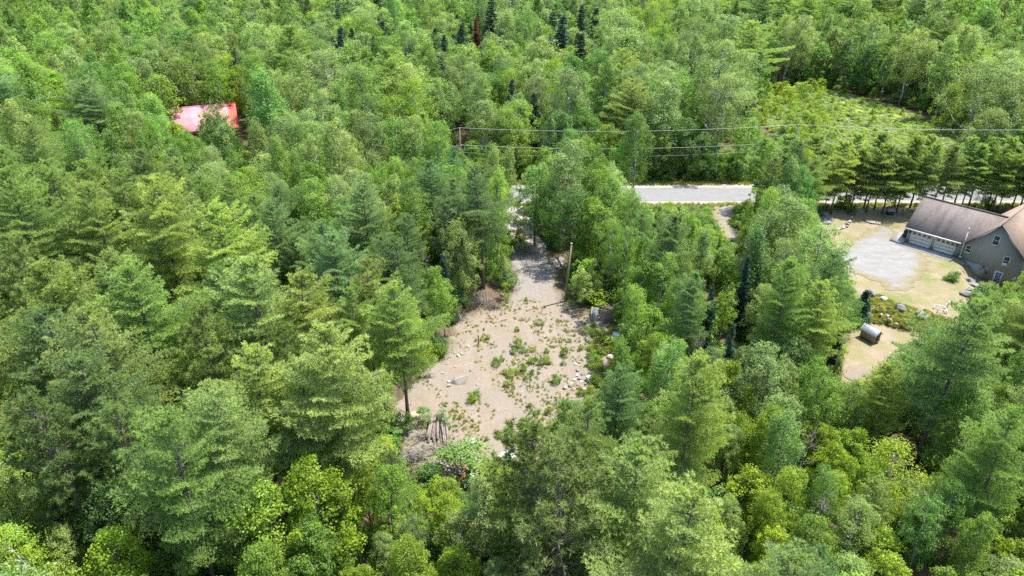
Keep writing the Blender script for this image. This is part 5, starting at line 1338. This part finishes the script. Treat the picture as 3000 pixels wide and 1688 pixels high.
for sg in (-1, 1):
    mb = MB(); mb.plate([(-h2, 0.003 * sg, 6.6), (h2, 0.003 * sg, 6.6), (h2, 6.3 * sg, 3.0), (-h2, 6.3 * sg, 3.0)], (0, 0, -.1)); rs = mb.build('roof_slope', M['red_roof'], t)
mb = MB(); mb.tube([(-h2, 0, 6.62), (h2, 0, 6.62)], .1, 5); mb.build('ridge_cap', M['red_roof'], t)
mb = MB(); mb.tube([(2, 1.2, 5.5), (2, 1.2, 7.4)], .15, 6); mb.build('chimney', M['metal'], t)
for x in (-3, 0, 3):
    mb = MB(); mb.box((x - .5, -5.66, 1.2), (x + .5, -5.603, 2.4)); mb.build('window', M['glass'], t)
tag(t, 'cabin with faded red metal roof half hidden in the left woods', 'cabin')

# ------------------------------------------------------------------ weeds, grass and pebbles
W = [(*C1(x, y), s) for x, y, s in [(1265, 1260, 1.3), (1310, 1320, .9), (1225, 1330, .9), (1740, 1350, 1.25), (1478, 1040, .95), (1255, 1100, .7), (955, 1185, .75), (1410, 1310, .7), (1550, 1320, .7), (1770, 1215, .6), (1345, 795, .6), (1740, 1100, .45), (1950, 1130, 1.2), (2040, 1160, 1.2), (2110, 1190, 1.1), (1890, 1290, .8), (2010, 1370, 1.1), (2080, 1340, 1.1), (1440, 1400, .6)]] + \
    [(*C2(x, y), s) for x, y, s in [(1050, 245, 1.15), (1100, 200, .7), (1400, 225, .9), (1500, 235, 1.0), (1560, 215, .9), (1180, 350, 1.1), (1130, 330, .7), (1315, 300, 1.0), (1150, 460, .85), (1645, 420, 1.2), (800, 610, 1.1), (845, 560, .9), (1380, 670, .65), (1575, 735, 1.0), (1285, 950, .65), (1100, 965, .75), (1060, 970, .6), (1345, 385, .6), (1410, 330, .65), (945, 1000, .5), (1255, 335, .6), (1720, 240, .6),
        (2020, 420, 1.1), (2080, 460, 1.2), (1990, 530, 1.0), (1900, 540, .9), (2050, 230, 1.2), (1985, 240, 1.1)]]
W.sort(key=lambda a: a[0])
HALF = len(W)
for i, (px, py, s) in enumerate(W):
    p = gt(px, py); o = bpy.data.objects.new('weed_clump', PROTO['shrub'][i % 3]['crown_me']); COL.objects.link(o)
    o.location = (p[0], p[1], p[2] + .02); k = s / 1.7; o.scale = (k * .8, k * .8, k); o.rotation_euler.z = RR.uniform(0, 6)
    c = TINT[RR.choice(['fresh green', 'mid-green', 'mid-green', 'yellow-green'])]; o['tint'] = (c[0] * 1.05, c[1], c[2])
    third = i * 3 // HALF; j = i - -(-third * HALF // 3)
    tag(o, f"green weed clump, {ORD[j]} from the left in the {['left', 'middle', 'right'][third]} third of the clearing's weeds", 'weed', 'weed clumps in the clearing')
def tuft_mesh(seed, n=16):
    rng = np.random.default_rng(seed)
    P = np.zeros((n, 3)); P[:, :2] = rng.normal(size=(n, 2)) * .07
    V, F, v = needles_mesh(P, np.tile([0, 0, 1.0], (n, 1)), rng, 2, .34, .035, .4, .5)
    me = np_mesh('grass_tuft', V, [F], v); me.materials.append(M['leaf']); return me
TU = [tuft_mesh(s) for s in range(3)]
SMALL = [PROTO['shrub'][k]['crown_me'] for k in range(3)]
pts = []
for _ in range(9000):
    px, py = RR.uniform(1120, 1860), RR.uniform(880, 1420); p = at(px, py)
    if not within(CLEARING, p[0], p[1]): continue
    d = .5 + .5 * math.sin(p[0] * .55 + 1.3) * math.cos(p[1] * .4) + .35 * math.sin(p[0] * 1.7 + p[1] * 1.1)
    if abs(px - 1460 + (py - 1000) * .05) < 42 and py > 960: d -= .5          # wheel track
    if px < 1400 and py < 1230: d -= .45
    if RR.random() > d * .85: continue
    big = RR.random() < .16
    c = RR.choice([(.16, .17, .05), (.11, .15, .035), (.21, .19, .075), (.24, .2, .09), (.08, .125, .03)]); s = RR.uniform(.5, 1.1)
    if big: pts.append((p[0], p[1], zt(p[0], p[1]) + .05, 3 + RR.randrange(3), RR.uniform(0, 6), .16 * s, .2 * s, c))
    else: pts.append((p[0], p[1], zt(p[0], p[1]) + .04, RR.randrange(3), RR.uniform(0, 6), s, s * .8, c))
for _ in range(700):                                                        # greener right rim round the rock pile
    px, py = RR.uniform(1725, 1850), RR.uniform(950, 1190); p = at(px, py)
    if not within(CLEARING, p[0], p[1]) or RR.random() > (px - 1700) / 120: continue
    c = RR.choice([(.15, .185, .03), (.12, .165, .03), (.17, .19, .04)]); s = RR.uniform(.6, 1.3)
    if RR.random() < .3: pts.append((p[0], p[1], zt(p[0], p[1]) + .03, 3 + RR.randrange(3), RR.uniform(0, 6), .35 * s, .35 * s, c))
    else: pts.append((p[0], p[1], zt(p[0], p[1]) + .04, RR.randrange(3), RR.uniform(0, 6), s * 1.2, s, c))
for _ in range(2600):                                                       # the two verges of the road
    x = RR.uniform(-30, 95); y = RR.choice([RR.uniform(120.2, 122.4), RR.uniform(109.9, 111.2)])
    c = RR.choice([(.15, .17, .045), (.22, .2, .08), (.1, .15, .03)]); s = RR.uniform(.8, 1.8)
    pts.append((x, y, .05, RR.randrange(3), RR.uniform(0, 6), s, s, c))
gn_scatter('grass', TU + SMALL, pts, 'thin dry grass and seedlings scattered over the sandy clearing', 'grass')
pts = []
for _ in range(1500):
    p = at(*C4(RR.uniform(740, 1800), RR.uniform(380, 800)), -.5)
    line = 400 + (0)  # the bank lies below the boulder line
    q = proj((p[0], p[1], -.5)); x4, y4 = (q[0] - 2350) * 3.96, (q[1] - 780) * 3.96
    lo = 370 + (x4 - 780) * .33; hi = 610 + (x4 - 780) * .25
    if not (lo < y4 < hi): continue
    c = RR.choice([(.17, .165, .03), (.13, .15, .03), (.2, .19, .06), (.1, .13, .03)]); s = RR.uniform(.7, 1.6)
    if RR.random() < .16: pts.append((p[0], p[1], zt(p[0], p[1]), 3 + RR.randrange(3), RR.uniform(0, 6), .36 * s, .2 * s, c))
    else: pts.append((p[0], p[1], zt(p[0], p[1]) + .03, RR.randrange(3), RR.uniform(0, 6), s, s, c))
gn_scatter('bank_weeds', TU + SMALL, pts, 'olive weeds on the bank between the two lawns', 'weeds')
pts = []
for _ in range(2600):
    px, py = RR.uniform(1150, 1840), RR.uniform(740, 1420); p = at(px, py)
    if not within(CLEARING, p[0], p[1]): continue
    s = RR.uniform(.05, .12) if RR.random() < .85 else RR.uniform(.13, .24)
    pts.append((p[0], p[1], zt(p[0], p[1]) + .05, RR.randrange(9), RR.uniform(0, 6), s, s, (1, 1, 1)))
gn_scatter('pebbles', [ROCKS[k][i] for k in ('rock_tan', 'rock_white', 'rock_grey') for i in (0, 2, 4)], pts, 'loose pebbles and small stones on the sandy ground', 'pebbles')
print('all', round(time.time() - T0, 1))
